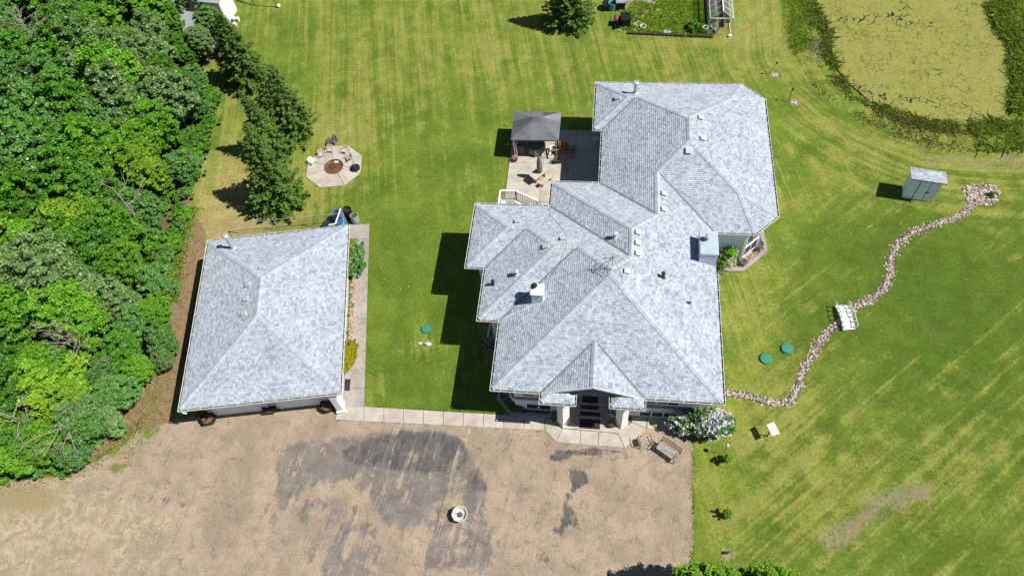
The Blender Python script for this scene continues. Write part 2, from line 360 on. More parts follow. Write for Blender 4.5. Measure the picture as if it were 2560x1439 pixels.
def build_lawn():
    xs = np.concatenate([[-400, -250, -150, -100, -75], np.arange(-60, 42.1, .3), [50, 70, 100, 160, 250, 400]])
    ys = np.concatenate([[-300, -150, -60, -20, -5], np.arange(1.5, 64.1, .3), [70, 85, 120, 200, 320, 500]])
    X, Y = np.meshgrid(xs, ys); x, y = X.ravel(), Y.ravel(); z = np.zeros_like(x)
    dp = sdist(x, y, POND); db = sdist(x, y, BANK)
    z = np.where(dp > -1.6, -.55*np.clip((dp+1.6)/2.2, 0, 1), 0); z += np.where((db > 0) & (dp < 0), .10*vnoise(x, y, .8, 3), 0)
    z += .03*(fbm(x, y, .12, 9)-.5)*np.clip(np.minimum(abs(x)/30, 1), 0, 1)*0
    nx, ny = len(xs), len(ys); ii = np.arange(nx*ny).reshape(ny, nx)
    f = np.stack([ii[:-1, :-1].ravel(), ii[:-1, 1:].ravel(), ii[1:, 1:].ravel(), ii[1:, :-1].ravel()], 1)
    me = bpy.data.meshes.new('lawn'); me.from_pydata(np.stack([x, y, z], 1).tolist(), [], f.tolist()); me.materials.append(M['lawn'])
    # mowing pattern weights, in plan
    dg = linedist(x, y, BANK[1:11]); wa = np.clip(1-dg/8.0, 0, 1)*(db < 0)
    set_attr(me, 'arc', dg); set_attr(me, 'arcu', np.arctan2(y-48, x-24)*12)
    edge = pix([(1830, 1439), (1860, 1000), (1960, 620), (2060, 470), (2560, 380)]); 
    right = inpoly(x, y, edge+[(60, 40), (60, -20), (5, -20)]); de = linedist(x, y, edge)
    wd = np.where(right, np.clip(.5+de/3, 0, 1), np.clip(.5-de/3, 0, 1))
    pass
    set_attr(me, 'wa', np.clip(wa*1.6, 0, 1)*(1-.0*wd)); set_attr(me, 'wd', wd)
    dry = .28+.28*(fbm(x, y, .10, 4)-.5)*2+.18*(fbm(x, y, .33, 14)-.5)*2
    for (px, py, r, a) in [(560, 470, 4.0, .55), (600, 540, 3.5, .5), (520, 650, 4, .6), (740, 470, 3, .35), (700, 330, 3, .3), (860, 330, 2.0, .35), (1000, 120, 6, .12), (700, 30, 5, .15),
                           (1900, 680, 2.4, .3), (1860, 800, 2.2, .25), (1850, 930, 2, .3), (1950, 990, 1.6, .35), (1830, 1060, 1.8, .35), (940, 950, 1.0, .5), (930, 1010, 1, .3), (1060, 860, 1.5, .35),
                           (1960, 1120, 3, .12), (2060, 1250, 4, .14), (2350, 1150, 5, .10), (2500, 1000, 4, .08), (2420, 400, 5, .25), (2100, 350, 4, .18), (1700, 130, 7, .18), (1900, 60, 4, .25), (1330, 230, 5, .1), (1960, 500, 1.8, .25), (2400, 500, 1.4, .3), (2360, 520, 1, .3), (1750, 1200, .8, .3), (1810, 1300, 1.0, .25)]:
        gx, gy = G2(px, py); dry += a*np.exp(-((x-gx)**2+(y-gy)**2)/(r*r))
    for (px, py, r, a) in [(1000, 600, 5, .30), (1000, 800, 5, .28), (1200, 1010, 3, .3), (1180, 400, 5, .15), (2300, 760, 6, .28), (2350, 620, 5, .22), (2150, 900, 4, .14), (1450, 250, 4, .1), (2050, 560, 3.5, .15), (2480, 820, 6, .15), (860, 200, 4, .08), (1000, 1000, 2.4, .25)]:
        gx, gy = G2(px, py); dry -= a*np.exp(-((x-gx)**2+(y-gy)**2)/(r*r))
    lush = np.zeros_like(x)
    for (px, py, r, a) in [(2340, 720, 7, .6), (2480, 900, 7, .4), (1010, 640, 4, .35), (1180, 1000, 3, .6), (2160, 330, 3, .3), (2040, 60, 2.2, .9), (1010, 900, 3, .3)]:
        gx, gy = G2(px, py); lush += a*np.exp(-((x-gx)**2+(y-gy)**2)/(r*r))
    set_attr(me, 'dry', dry); set_attr(me, 'lush', np.clip(lush, 0, 1))
    bare = np.zeros_like(x); grey = np.zeros_like(x)
    for (px, py, r, a) in [(1935, 187, .55, .9), (1990, 255, .6, .9), (1912, 120, .5, .4), (2440, 485, 1.1, .9), (1790, 690, .6, .8), (1880, 660, .9, .35), (1818, 1385, .5, .9), (1800, 1220, .25, .6), (820, 352, .6, .5), (690, 370, 1.2, .5), (600, 70, 1, .5), (555, 140, 1.6, .6)]:
        gx, gy = G2(px, py); bare += a*np.exp(-((x-gx)**2+(y-gy)**2)/(r*r))
    for pts, wdt, a in [([(2080, 1350), (2150, 1300), (2290, 1225)], .95, .74), ([(2300, 1225), (2380, 1190)], .6, .5), ([(2560, 395), (2420, 405), (2330, 400)], 1.0, .6), ([(2010, 985), (2060, 930), (2180, 850), (2290, 790)], .22, .35), ([(2080, 1080), (2130, 1020), (2270, 900)], .3, .4), ([(2400, 770), (2560, 670)], .35, .4)]:
        grey = np.maximum(grey, a*np.exp(-(linedist(x, y, pix(pts))/wdt)**2))
    set_attr(me, 'bare', bare); set_attr(me, 'grey', grey)
    me.update(); return struct('lawn', me)
build_lawn()

def sheet(name, poly, z, spacing, m, attrs, jit=.08, step=.18, kind='structure'):
    n = len(poly); b = []
    for i in range(n):
        p0 = np.array(poly[i]); p1 = np.array(poly[(i+1) % n]); l = np.hypot(*(p1-p0)); k = max(1, min(400, int(l/step))); nn = np.array([-(p1-p0)[1], (p1-p0)[0]])/max(l, 1e-6)
        for j in range(k):
            q = p0+(p1-p0)*j/k; w_ = jit*(2.2*(fbm(np.array([q[0]]), np.array([q[1]]), .9, 21)[0]-.5)+1.2*(vnoise(np.array([q[0]]), np.array([q[1]]), 4., 5)[0]-.5)); b.append(q+nn*w_)
    b = np.array(b); x0, y0 = b.min(0); x1, y1 = b.max(0)
    gx, gy = np.meshgrid(np.arange(x0+spacing/2, x1, spacing), np.arange(y0+spacing/2, y1, spacing)); gx, gy = gx.ravel(), gy.ravel()
    k = sdist(gx, gy, [tuple(q) for q in b[::2]]) > spacing*.4; pts = [Vector(q) for q in b]+[Vector((a, c)) for a, c in zip(gx[k], gy[k])]
    nb = len(b); r = delaunay_2d_cdt(pts, [], [list(range(nb))], 2, 1e-5)
    v = np.array([(p.x, p.y, z) for p in r[0]]); me = bpy.data.meshes.new(name); fs = [f if (r[0][f[1]]-r[0][f[0]]).cross(r[0][f[2]]-r[0][f[0]]) > 0 else f[::-1] for f in r[2]]
    me.from_pydata(v.tolist(), [], fs); me.materials.append(m)
    for a, arr in attrs(v[:, 0], v[:, 1]).items(): set_attr(me, a, arr)
    me.update(); return struct(name, me, kind)

def drive_material():
    t = NT('gravel_drive'); P0 = t.pos()
    wn = t.n('ShaderNodeTexNoise'); wn.inputs['Scale'].default_value = .9; wn.inputs['Detail'].default_value = 4; t.link(P0, wn.inputs['Vector'])
    wv = t.n('ShaderNodeVectorMath', operation='MULTIPLY_ADD'); t.link(wn.outputs['Color'], wv.inputs[0]); wv.inputs[1].default_value = (1.3, 1.3, 0); t.link(P0, wv.inputs[2]); P_ = wv.outputs[0]
    n1 = t.noise(.42, 5, .65, P_); n2 = t.noise(1.7, 6, .72, P_); n2b = t.noise(1.1, 6, .7, t.mapv(P_, (1, 1, 1), .4, (31, 17, 0))); n3 = t.noise(8, 4, .75); n4 = t.noise(34, 2, .8)
    stv = t.noise(1, 5, .7, t.mapv(P0, (2.2, .22, 1), R(8))); sth = t.noise(1, 5, .65, t.mapv(P_, (.35, 3.2, 1), R(-12)))
    c = t.mix(t.ramp(n1, .36, .64), (.385, .308, .225), (.285, .228, .168)); c = t.mix(t.ramp(n2, .53, .66, 0, .75), c, (.185, .15, .12)); c = t.mix(t.ramp(n2b, .54, .68, 0, .7), c, (.30, .205, .135)); c = t.mix(t.ramp(n2b, .44, .30, 0, .5), c, (.43, .345, .255))
    c = t.mix(t.ramp(stv, .52, .70, 0, .30), c, (.20, .155, .12)); c = t.mix(t.ramp(stv, .44, .30, 0, .35), c, (.42, .34, .26))
    sd = t.math('ADD', t.attr('sand'), t.math('ADD', t.math('MULTIPLY', t.math('SUBTRACT', sth, .5), .9), t.math('MULTIPLY', t.math('SUBTRACT', n2b, .5), 1.8))); c = t.mix(t.ramp(sd, .35, .75, 0, .85), c, t.mix(t.ramp(n2, .4, .6), (.30, .245, .145), (.46, .385, .265)))
    c = t.mix(t.ramp(t.math('ADD', t.attr('olive'), t.math('MULTIPLY', t.math('SUBTRACT', n2, .5), 1.6)), .4, .8, 0, .7), c, (.24, .195, .09))
    g = t.math('MULTIPLY', t.attr('grey'), t.math('ADD', 1.0, t.math('ADD', t.math('MULTIPLY', t.math('SUBTRACT', n2, .5), 2.0), t.math('MULTIPLY', t.math('SUBTRACT', stv, .5), 2.2))))
    c = t.mix(t.ramp(g, .40, .62, 0, .9), c, t.mix(t.ramp(n2b, .35, .65), (.145, .13, .122), (.225, .20, .185)))
    d = t.math('MULTIPLY', t.attr('dark'), t.math('ADD', 1.0, t.math('ADD', t.math('ADD', t.math('MULTIPLY', t.math('SUBTRACT', n2b, .5), 1.9), t.math('MULTIPLY', t.math('SUBTRACT', n3, .5), 1.0)), t.math('MULTIPLY', t.math('SUBTRACT', stv, .5), 1.6))))
    c = t.mix(t.ramp(d, .42, .68, 0, .88), c, t.mix(t.ramp(n2, .35, .65), (.058, .060, .068), (.118, .108, .104)))
    p = t.math('ADD', t.attr('pale'), t.math('MULTIPLY', t.math('SUBTRACT', n3, .5), .9)); c = t.mix(t.ramp(p, .5, .75, 0, .75), c, (.55, .49, .42))
    e = t.math('ADD', t.attr('green'), t.math('MULTIPLY', t.math('SUBTRACT', n2, .5), 1.6)); c = t.mix(t.ramp(e, .45, .7, 0, .85), c, (.15, .18, .03))
    c = t.mix(t.ramp(n3, .62, .74, 0, .55), c, (.10, .08, .062)); c = t.mix(t.ramp(t.noise(13, 2), .68, .76, 0, .5), c, (.55, .48, .40))
    t.col(t.scale(c, t.math('MULTIPLY', t.ramp(n4, .25, .75, .68, 1.28), t.ramp(n3, .25, .75, .82, 1.15)))).rough(.95); t.b.inputs['Specular IOR Level'].default_value = .12
    t.bump(t.noise(18, 4, .75), .5, .03); return t.m
M['drive'] = drive_material()
def drive_attrs(x, y):
    d = {}; z = np.zeros_like(x)
    def U(lst, s): 
        r = z.copy()
        for pts, a in lst: r = np.maximum(r, a*soft(sdist(x, y, pix(pts)), s))
        return r
    def Ln(lst):
        r = z.copy()
        for pts, wd, a in lst: r = np.maximum(r, a*np.exp(-(linedist(x, y, pix(pts))/wd)**2))
        return r
    d['grey'] = np.maximum(U([([(680, 1160), (700, 1110), (760, 1092), (860, 1085), (1000, 1066), (1110, 1068), (1170, 1100), (1195, 1150), (1222, 1200), (1222, 1260), (1190, 1300), (1130, 1240), (1085, 1260), (1075, 1320), (980, 1330), (935, 1290), (920, 1240), (860, 1210), (790, 1215), (740, 1250), (700, 1310), (685, 1230)], .70),
                   ([(1110, 1330), (1220, 1290), (1240, 1330), (1200, 1400), (1190, 1439), (1120, 1439)], .58), ([(810, 1360), (930, 1370), (940, 1470), (800, 1470)], .62), ([(720, 1240), (860, 1220), (960, 1300), (980, 1439), (760, 1439)], .50), ([(1060, 1290), (1230, 1260), (1260, 1439), (1040, 1439)], .56), ([(1230, 1160), (1400, 1150), (1420, 1350), (1280, 1420)], .34)], .5), Ln([([(1240, 1170), (1330, 1160), (1400, 1150)], .35, .45), ([(330, 1240), (420, 1250)], .5, .5), ([(250, 1130), (430, 1110)], .4, .45), ([(1310, 1380), (1370, 1400)], .4, .55), ([(1000, 1400), (1080, 1330), (1110, 1240)], .7, .45), ([(640, 1230), (700, 1330)], .7, .42), ([(1240, 1400), (1300, 1330)], .6, .4), ([(330, 1330), (560, 1380)], .8, .36), ([(1480, 1150), (1580, 1145)], .5, .45), ([(1350, 1270), (1385, 1250)], .3, .55), ([(1300, 1240), (1360, 1215)], .35, .5)]))
    d['dark'] = np.maximum(U([([(900, 1095), (1000, 1072), (1100, 1074), (1160, 1095), (1180, 1150), (1150, 1180), (1060, 1190), (960, 1180), (860, 1160), (850, 1120)], .62),
                   ([(1415, 1165), (1465, 1168), (1472, 1205), (1440, 1228), (1418, 1255), (1440, 1275), (1455, 1325), (1420, 1318), (1400, 1345), (1365, 1325), (1400, 1310), (1408, 1240), (1430, 1220)], .85),
                   ([(1390, 1122), (1470, 1118), (1565, 1128), (1555, 1136), (1440, 1140), (1400, 1155), (1360, 1150)], .84), ([(1370, 1398), (1382, 1395), (1382, 1412), (1368, 1415)], .7), ([(1140, 1180), (1210, 1160), (1225, 1230), (1170, 1240)], .55)], .16),
                   Ln([([(1190, 1105), (1200, 1128)], .22, .6), ([(1230, 1108), (1320, 1090), (1370, 1110), (1360, 1130)], .09, .6), ([(1240, 1122), (1310, 1106), (1350, 1112)], .07, .55), ([(1230, 1160), (1330, 1165)], .09, .55), ([(1270, 1148), (1300, 1146)], .15, .6), ([(700, 1150), (690, 1220)], .12, .6), ([(500, 1215), (590, 1230)], .3, .42), ([(560, 1200), (580, 1215)], .3, .5), ([(760, 1262), (800, 1255)], .2, .5)]))
    gx, gy = G2(250, 1330); d['sand'] = .75*np.exp(-((x-gx)**2/49+(y-gy)**2/16)); gx, gy = G2(40, 1300); d['sand'] = np.maximum(d['sand'], .85*np.exp(-((x-gx)**2/64+(y-gy)**2/25)))
    d['olive'] = U([([(-100, 1200), (120, 1190), (180, 1240), (120, 1300), (-100, 1290)], .7), ([(190, 1370), (270, 1350), (290, 1400), (220, 1420)], .75)], .8)
    d['pale'] = Ln([([(1173, 1066), (1173, 1118)], .045, .8), ([(560, 1040), (558, 1120)], .04, .6), ([(370, 1340), (450, 1390)], .3, .45), ([(960, 1290), (1050, 1300)], .2, .5), ([(700, 1140), (708, 1145)], .12, .6), ([(1230, 1350), (1240, 1360)], .25, .5)])
    d['green'] = Ln([([(290, 1120), (350, 1060), (380, 1080)], .7, .75), ([(280, 1170), (320, 1160)], .5, .7), ([(1705, 1280), (1710, 1290)], .15, .6)])
    return d
sheet('driveway', DRIVE, .008, .28, M['drive'], drive_attrs, .11)

def floor_material():
    t = NT('leaf_litter_soil'); n1 = t.noise(.5, 5, .65); n2 = t.noise(2.5, 5, .7); n3 = t.noise(12, 3, .75)
    c = t.mix(t.ramp(n2, .35, .7), (.27, .185, .10), (.16, .105, .06)); c = t.mix(t.ramp(n3, .55, .75, 0, .6), c, (.40, .30, .19))
    c = t.mix(t.ramp(t.math('ADD', t.attr('green'), t.math('MULTIPLY', t.math('SUBTRACT', n2, .5), 1.1)), .45, .75), c, (.15, .20, .02))
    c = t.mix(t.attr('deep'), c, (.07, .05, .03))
    t.col(t.scale(c, t.ramp(n3, .25, .75, .75, 1.2))).rough(.95); t.bump(t.noise(20, 4, .7), .6, .04); return t.m
M['floor'] = floor_material()
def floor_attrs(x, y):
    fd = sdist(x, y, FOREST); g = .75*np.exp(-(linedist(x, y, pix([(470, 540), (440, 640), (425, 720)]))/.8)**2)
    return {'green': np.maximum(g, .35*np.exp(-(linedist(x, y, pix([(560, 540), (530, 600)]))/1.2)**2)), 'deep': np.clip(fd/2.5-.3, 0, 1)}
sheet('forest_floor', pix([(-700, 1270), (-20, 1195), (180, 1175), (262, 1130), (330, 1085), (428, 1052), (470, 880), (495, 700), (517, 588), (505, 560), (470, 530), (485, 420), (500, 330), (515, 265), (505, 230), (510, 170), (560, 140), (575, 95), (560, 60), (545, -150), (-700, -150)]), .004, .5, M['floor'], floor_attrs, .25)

def pond_material():
    t = NT('algae_pond'); P_ = t.pos()
    n1 = t.noise(.35, 4, .6); n2 = t.noise(1.6, 4, .65); n3 = t.noise(16, 3, .7)
    wv = t.n('ShaderNodeVectorMath', operation='MULTIPLY_ADD'); ns = t.n('ShaderNodeTexNoise'); ns.inputs['Scale'].default_value = 1.6; ns.inputs['Detail'].default_value = 4; t.link(P_, ns.inputs['Vector'])
    t.link(ns.outputs['Color'], wv.inputs[0]); wv.inputs[1].default_value = (1.0, 1.0, 0); t.link(P_, wv.inputs[2])
    vo = t.n('ShaderNodeTexVoronoi', feature='DISTANCE_TO_EDGE'); vo.inputs['Scale'].default_value = 1.25; t.link(wv.outputs[0], vo.inputs['Vector'])
    vf = t.n('ShaderNodeTexVoronoi', feature='DISTANCE_TO_EDGE'); vf.inputs['Scale'].default_value = 2.3; t.link(wv.outputs[0], vf.inputs['Vector'])
    open_ = t.ramp(t.math('ADD', t.attr('open'), t.math('MULTIPLY', t.math('SUBTRACT', t.noise(.8, 3), .5), 1.6)), .35, .95, 0, .055)
    crack = t.math('LESS_THAN', vo.outputs['Distance'], open_)
    thin = t.ramp(t.math('SUBTRACT', vf.outputs['Distance'], t.ramp(t.noise(.6, 3), .35, .75, .0, .085)), -.005, .02, .6, 0)
    c = t.mix(t.ramp(n2, .35, .7), (.27, .265, .060), (.225, .228, .054)); c = t.mix(t.ramp(n1, .45, .7, 0, .6), c, (.28, .27, .085)); c = t.scale(c, t.ramp(n3, .25, .75, .86, 1.1))
    fl = t.math('GREATER_THAN', t.math('ADD', t.noise(2.6, 5, .7, wv.outputs[0]), t.math('MULTIPLY', t.attr('open'), .10)), .715); crack = t.math('MAXIMUM', crack, fl); c = t.mix(thin, c, (.085, .09, .022)); c = t.mix(crack, c, (.010, .014, .016)); t.col(c)
    r = t.math('SUBTRACT', .85, t.math('MULTIPLY', crack, .75)); t.link(r, t.b.inputs['Roughness']); t.b.inputs['Specular IOR Level'].default_value = .2; return t.m
M['pond'] = pond_material()
def pond_attrs(x, y):
    d = sdist(x, y, POND); a = np.zeros_like(x)
    for pts, wd, am in [([(2080, 50), (2160, 42), (2240, 45), (2260, 15)], 1.0, .75), ([(2080, 40), (2070, 100), (2090, 150)], 1.3, .6), ([(2150, 215), (2200, 250)], .8, .8), ([(2210, 240), (2300, 240), (2360, 250)], 1.0, .7), ([(2300, 290), (2480, 292)], .7, .65), ([(2320, 45), (2350, 80)], .7, .6), ([(2280, 135), (2290, 140)], .8, .45), ([(2110, 170), (2140, 210)], .5, .8), ([(2100, 60), (2250, 120), (2340, 160), (2420, 230)], 2.5, .42), ([(2220, 60), (2330, 50)], 1.2, .6), ([(2370, 245), (2440, 265)], .8, .6)]:
        a = np.maximum(a, am*np.exp(-(linedist(x, y, pix(pts))/wd)**2))
    return {'open': a}
sheet('pond', POND, -.28, .5, M['pond'], pond_attrs, .12)

# ================================================================== ROOF MACHINERY
def split_poly(poly, a, b, c):
    """split convex polygon by a*x+b*y+c=0"""
    d = [a*p[0]+b*p[1]+c for p in poly]
    if min(d) > -1e-7 or max(d) < 1e-7: return [poly]
    A, B = [], []
    for i in range(len(poly)):
        p, q, dp, dq = poly[i], poly[(i+1) % len(poly)], d[i], d[(i+1) % len(poly)]
        if abs(dp) < 1e-9: A.append(p); B.append(p); continue
        (A if dp > 0 else B).append(p)
        if (dp > 0 > dq) or (dp < 0 < dq):
            t = dp/(dp-dq); m = (p[0]+(q[0]-p[0])*t, p[1]+(q[1]-p[1])*t); A.append(m); B.append(m)
    return [x for x in (A, B) if len(x) > 2]
class Roof:
    def __init__(s, planes, bodies, base, slope, bbox):
        s.pl = planes; s.bo = bodies; s.base = base; s.sl = slope; s.bb = bbox
    def hp(s, p, x, y): a, b, c = s.pl[p]; return s.base+s.sl*(a*x+b*y+c)
    def H(s, x, y):
        x = np.asarray(x, float); y = np.asarray(y, float); best = np.full(x.shape, -1e9); own = np.full(x.shape, -1)
        for ids, clip in s.bo:
            hh = np.stack([s.hp(p, x, y) for p in ids]); k = hh.argmin(0); m = hh.min(0)
            if clip: m = np.where(clip[0]*x+clip[1]*y+clip[2] >= 0, m, -1e9)
            u = m > best+1e-9; best = np.where(u, m, best); own = np.where(u, np.array(ids)[k], own)
        own = np.where(best < s.base-1e-6, -1, own); return best, own
    def lines(s, p):
        a, b, c = s.pl[p]; L = [(a-q[0], b-q[1], c-q[2]) for i, q in enumerate(s.pl) if i != p and abs(a-q[0])+abs(b-q[1]) > 1e-6]
        L += [cl for _, cl in s.bo if cl]; L += list(s.pl); return L
    def pieces(s, p, poly):
        ps = [poly]
        for l in s.lines(p): ps = [r for q in ps for r in split_poly(q, *l)]
        out = []
        if not ps: return out
        cx = np.array([sum(v[0] for v in q)/len(q) for q in ps]); cy = np.array([sum(v[1] for v in q)/len(q) for q in ps])
        own = s.H(cx, cy)[1]
        return [q for q, o in zip(ps, own) if o == p]
    def build(s, root, seed, near, nsep=300, expo=.135, thick=.024):
        r = random.Random(seed); deck = MB(); rest = MB(); whole = []
        x0, y0, x1, y1 = s.bb; big = [(x0-1.13, y0-.91), (x1+1.27, y0-1.04), (x1+.97, y1+1.31), (x0-.83, y1+1.19)]; k = math.sqrt(1+s.sl**2); e = expo/k
        WID = [.125, .16, .19, .23]; TON = [0., .22, .42, .6, .8, 1.]
        used = sorted({p for ids, _ in s.bo for p in ids})
        for p in used:
            a, b, c = s.pl[p]; ux, uy = -b, a
            pcs = s.pieces(p, big)
            for q in pcs: deck.face([(v[0], v[1], s.hp(p, *v)-.012) for v in q])
            if not pcs: continue
            allv = [v for q in pcs for v in q]; us = [ux*v[0]+uy*v[1] for v in allv]; ds = [a*v[0]+b*v[1]+c for v in allv]
            tabs = []
            for ci in range(int(max(ds)/e)+2):
                d0 = ci*e-(.02 if ci == 0 else 0); d1 = (ci+1)*e; u = min(us)-r.random()*.3
                while u < max(us):
                    wi = r.randrange(4); tabs.append((u, wi, d0, d1, ci)); u += WID[wi]
            T = np.array([(t[0], t[0]+WID[t[1]], t[2], t[3]) for t in tabs]); g = .004
            def at(u, d): dd = d-c; return ux*u+a*dd, uy*u+b*dd
            own = []
            for fu in (.02, .5, .98):
                for fd in (.05, .5, .98):
                    X, Y = at(T[:, 0]+(T[:, 1]-T[:, 0])*fu, T[:, 2]+(T[:, 3]-T[:, 2])*fd); own.append(s.H(X, Y)[1] == p)
            own = np.array(own); al = own.all(0); an = own.any(0)
            for i in np.nonzero(an)[0]:
                u, wi, d0, d1, ci = tabs[i]; u1 = u+WID[wi]; tone = r.choices(TON, (8, 11, 18, 26, 24, 13))[0]; tone = TON[max(0, min(5, TON.index(tone)))]
                quad = [at(u+g, d0), at(u1-g, d0), at(u1-g, d1+.0), at(u+g, d1+.0)]; th = thick*(.7+.6*r.random())
                if al[i] and ci > 0:
                    cx, cy = at((u+u1)/2, (d0+d1)/2); whole.append((math.dist((cx, cy), near), p, u, wi, d0, tone, quad, th)); continue
                for q in s.pieces(p, quad): s.tab(rest, p, q, d0, d1, th, tone)
        whole.sort(key=lambda t: t[0]); cache = {}
        for n_, (dist, p, u, wi, d0, tone, quad, th) in enumerate(whole):
            if n_ >= nsep: s.tab(rest, p, quad, d0, d0+e, th, tone); continue
            key = (wi, tone)
            if key not in cache:
                mb = MB(); wd = WID[wi]-.008; L = expo; t = thick
                mb.face([(0, 0, t), (wd, 0, t), (wd, L, .002), (0, L, .002)], tone).face([(0, 0, 0), (wd, 0, 0), (wd, 0, t), (0, 0, t)], tone*.5).face([(0, 0, 0), (0, 0, t), (0, L, .002), (0, L, 0)], tone*.5).face([(wd, 0, t), (wd, 0, 0), (wd, L, 0), (wd, L, .002)], tone*.5)
                cache[key] = mb.mesh('shingle', M['shingle'])
            o = bpy.data.objects.new('shingle', cache[key]); COL.objects.link(o); o.parent = root
            a, b, c = s.pl[p]; U = Vector((-b, a, 0)); V = Vector((a, b, s.sl)).normalized(); N = U.cross(V)
            if N.z < 0: N = -N
            p0 = quad[0]; m = Matrix((U, V, N)).transposed().to_4x4(); m.translation = Vector((p0[0], p0[1], s.hp(p, *p0)))-Vector(s.org(root)); o.matrix_basis = m
        part('roof_deck', deck, M['deck'], root, s.world)
        part('shingle_field', rest, M['shingle'], root, s.world, kind='stuff')
        s.edges(root, r)
    world = True
    def org(s, root): return root.location if s.world else (0, 0, 0)
    def tab(s, mb, p, q, d0, d1, th, tone):
        a, b, c = s.pl[p]; zs = []
        for v in q:
            f = (d1-(a*v[0]+b*v[1]+c))/(d1-d0); zs.append(s.hp(p, *v)+.002+th*max(0, min(1, f)))
        mb.face([(v[0], v[1], z) for v, z in zip(q, zs)], tone)
        n = len(q)
        for i in range(n):
            v, w_ = q[i], q[(i+1) % n]
            if abs(a*v[0]+b*v[1]+c-d0) < 1e-5 and abs(a*w_[0]+b*w_[1]+c-d0) < 1e-5:
                mb.face([(v[0], v[1], s.hp(p, *v)), (w_[0], w_[1], s.hp(p, *w_)), (w_[0], w_[1], zs[(i+1) % n]), (v[0], v[1], zs[i])], tone*.5)
    def edges(s, root, r):
        x0, y0, x1, y1 = s.bb; diag = math.hypot(x1-x0, y1-y0); 
        used = sorted({p for ids, _ in s.bo for p in ids})
        for i, p in enumerate(used):
            for q in used[i+1:]:
                A = s.pl[p][0]-s.pl[q][0]; B = s.pl[p][1]-s.pl[q][1]; C = s.pl[p][2]-s.pl[q][2]; L = math.hypot(A, B)
                if L < 1e-6: continue
                nx, ny = A/L, B/L; cx, cy = (x0+x1)/2, (y0+y1)/2; d = (A*cx+B*cy+C)/L; cx -= nx*d; cy -= ny*d
                t = np.arange(-diag, diag, .04); X = cx-ny*t; Y = cy+nx*t; hh = s.hp(p, X, Y); Hs, ow = s.H(X, Y); ok = (abs(Hs-hh) < 1e-5) & (ow >= 0)
                e = .03; ha, oa = s.H(X+nx*e, Y+ny*e); hb, ob = s.H(X-nx*e, Y-ny*e)
                ok &= ((oa == p) & (ob == q)) | ((oa == q) & (ob == p)); conv = oa == q        # on +n side h_p>h_q
                for typ in (True, False):
                    m = ok & (conv == typ); idx = np.nonzero(m)[0]
                    if len(idx) < 5: continue
                    for run in np.split(idx, np.nonzero(np.diff(idx) > 1)[0]+1):
                        if len(run) < 6: continue
                        P0 = Vector((X[run[0]], Y[run[0]], hh[run[0]])); P1 = Vector((X[run[-1]], Y[run[-1]], hh[run[-1]]))
                        if P0.z > P1.z: P0, P1 = P1, P0
                        W = .17 if typ else .055; Ln = (P1-P0).length; n = max(2, round(Ln/.17)) if typ else 1; mb = MB()
                        def side(pt, sg, lift):
                            x, y = pt.x+sg*nx*W, pt.y+sg*ny*W; z = min(s.hp(p, x, y), s.hp(q, x, y)) if typ else max(s.hp(p, x, y), s.hp(q, x, y)); return (x, y, z+lift)
                        for k in range(n):
                            a_ = P0.lerp(P1, k/n); b_ = P0.lerp(P1, (k+1)/n); tone = r.random(); l0, l1 = (.052, .032) if typ else (.034, .034)
                            ca, cb = a_+Vector((0, 0, l0+(.005 if typ else 0))), b_+Vector((0, 0, l1+(.005 if typ else 0)))
                            for sg in (1, -1):
                                f = [side(a_, sg, l0), tuple(ca), tuple(cb), side(b_, sg, l1)]
                                nn = (Vector(f[1])-Vector(f[0])).cross(Vector(f[3])-Vector(f[0])); mb.face(f if nn.z > 0 else f[::-1], tone)
                                if typ:
                                    mb.face([side(a_, sg, .005), (a_.x, a_.y, a_.z), tuple(ca), side(a_, sg, l0)], tone*.4); mb.face([side(a_, sg, .0), side(a_, sg, l0), side(b_, sg, l1), side(b_, sg, 0)], tone*.4)
                        if typ: part('ridge_cap', mb, M['cap'], root, s.world)
                        else: part('valley_flashing', mb, M['flash'], root, s.world)
    def pt(s, px, py, lift=0.):
        z = s.base+.5
        for _ in range(12): x, y, _z = G(px, py, z); z = float(s.H(np.array([x]), np.array([y]))[0][0])
        return Vector((x, y, z+lift))
    def frame(s, x, y):
        p = int(s.H(np.array([x]), np.array([y]))[1][0]); a, b, c = s.pl[p]; U = Vector((-b, a, 0)); V = Vector((a, b, s.sl)).normalized(); N = U.cross(V)
        if N.z < 0: U = -U; N = -N
        return U, V, N

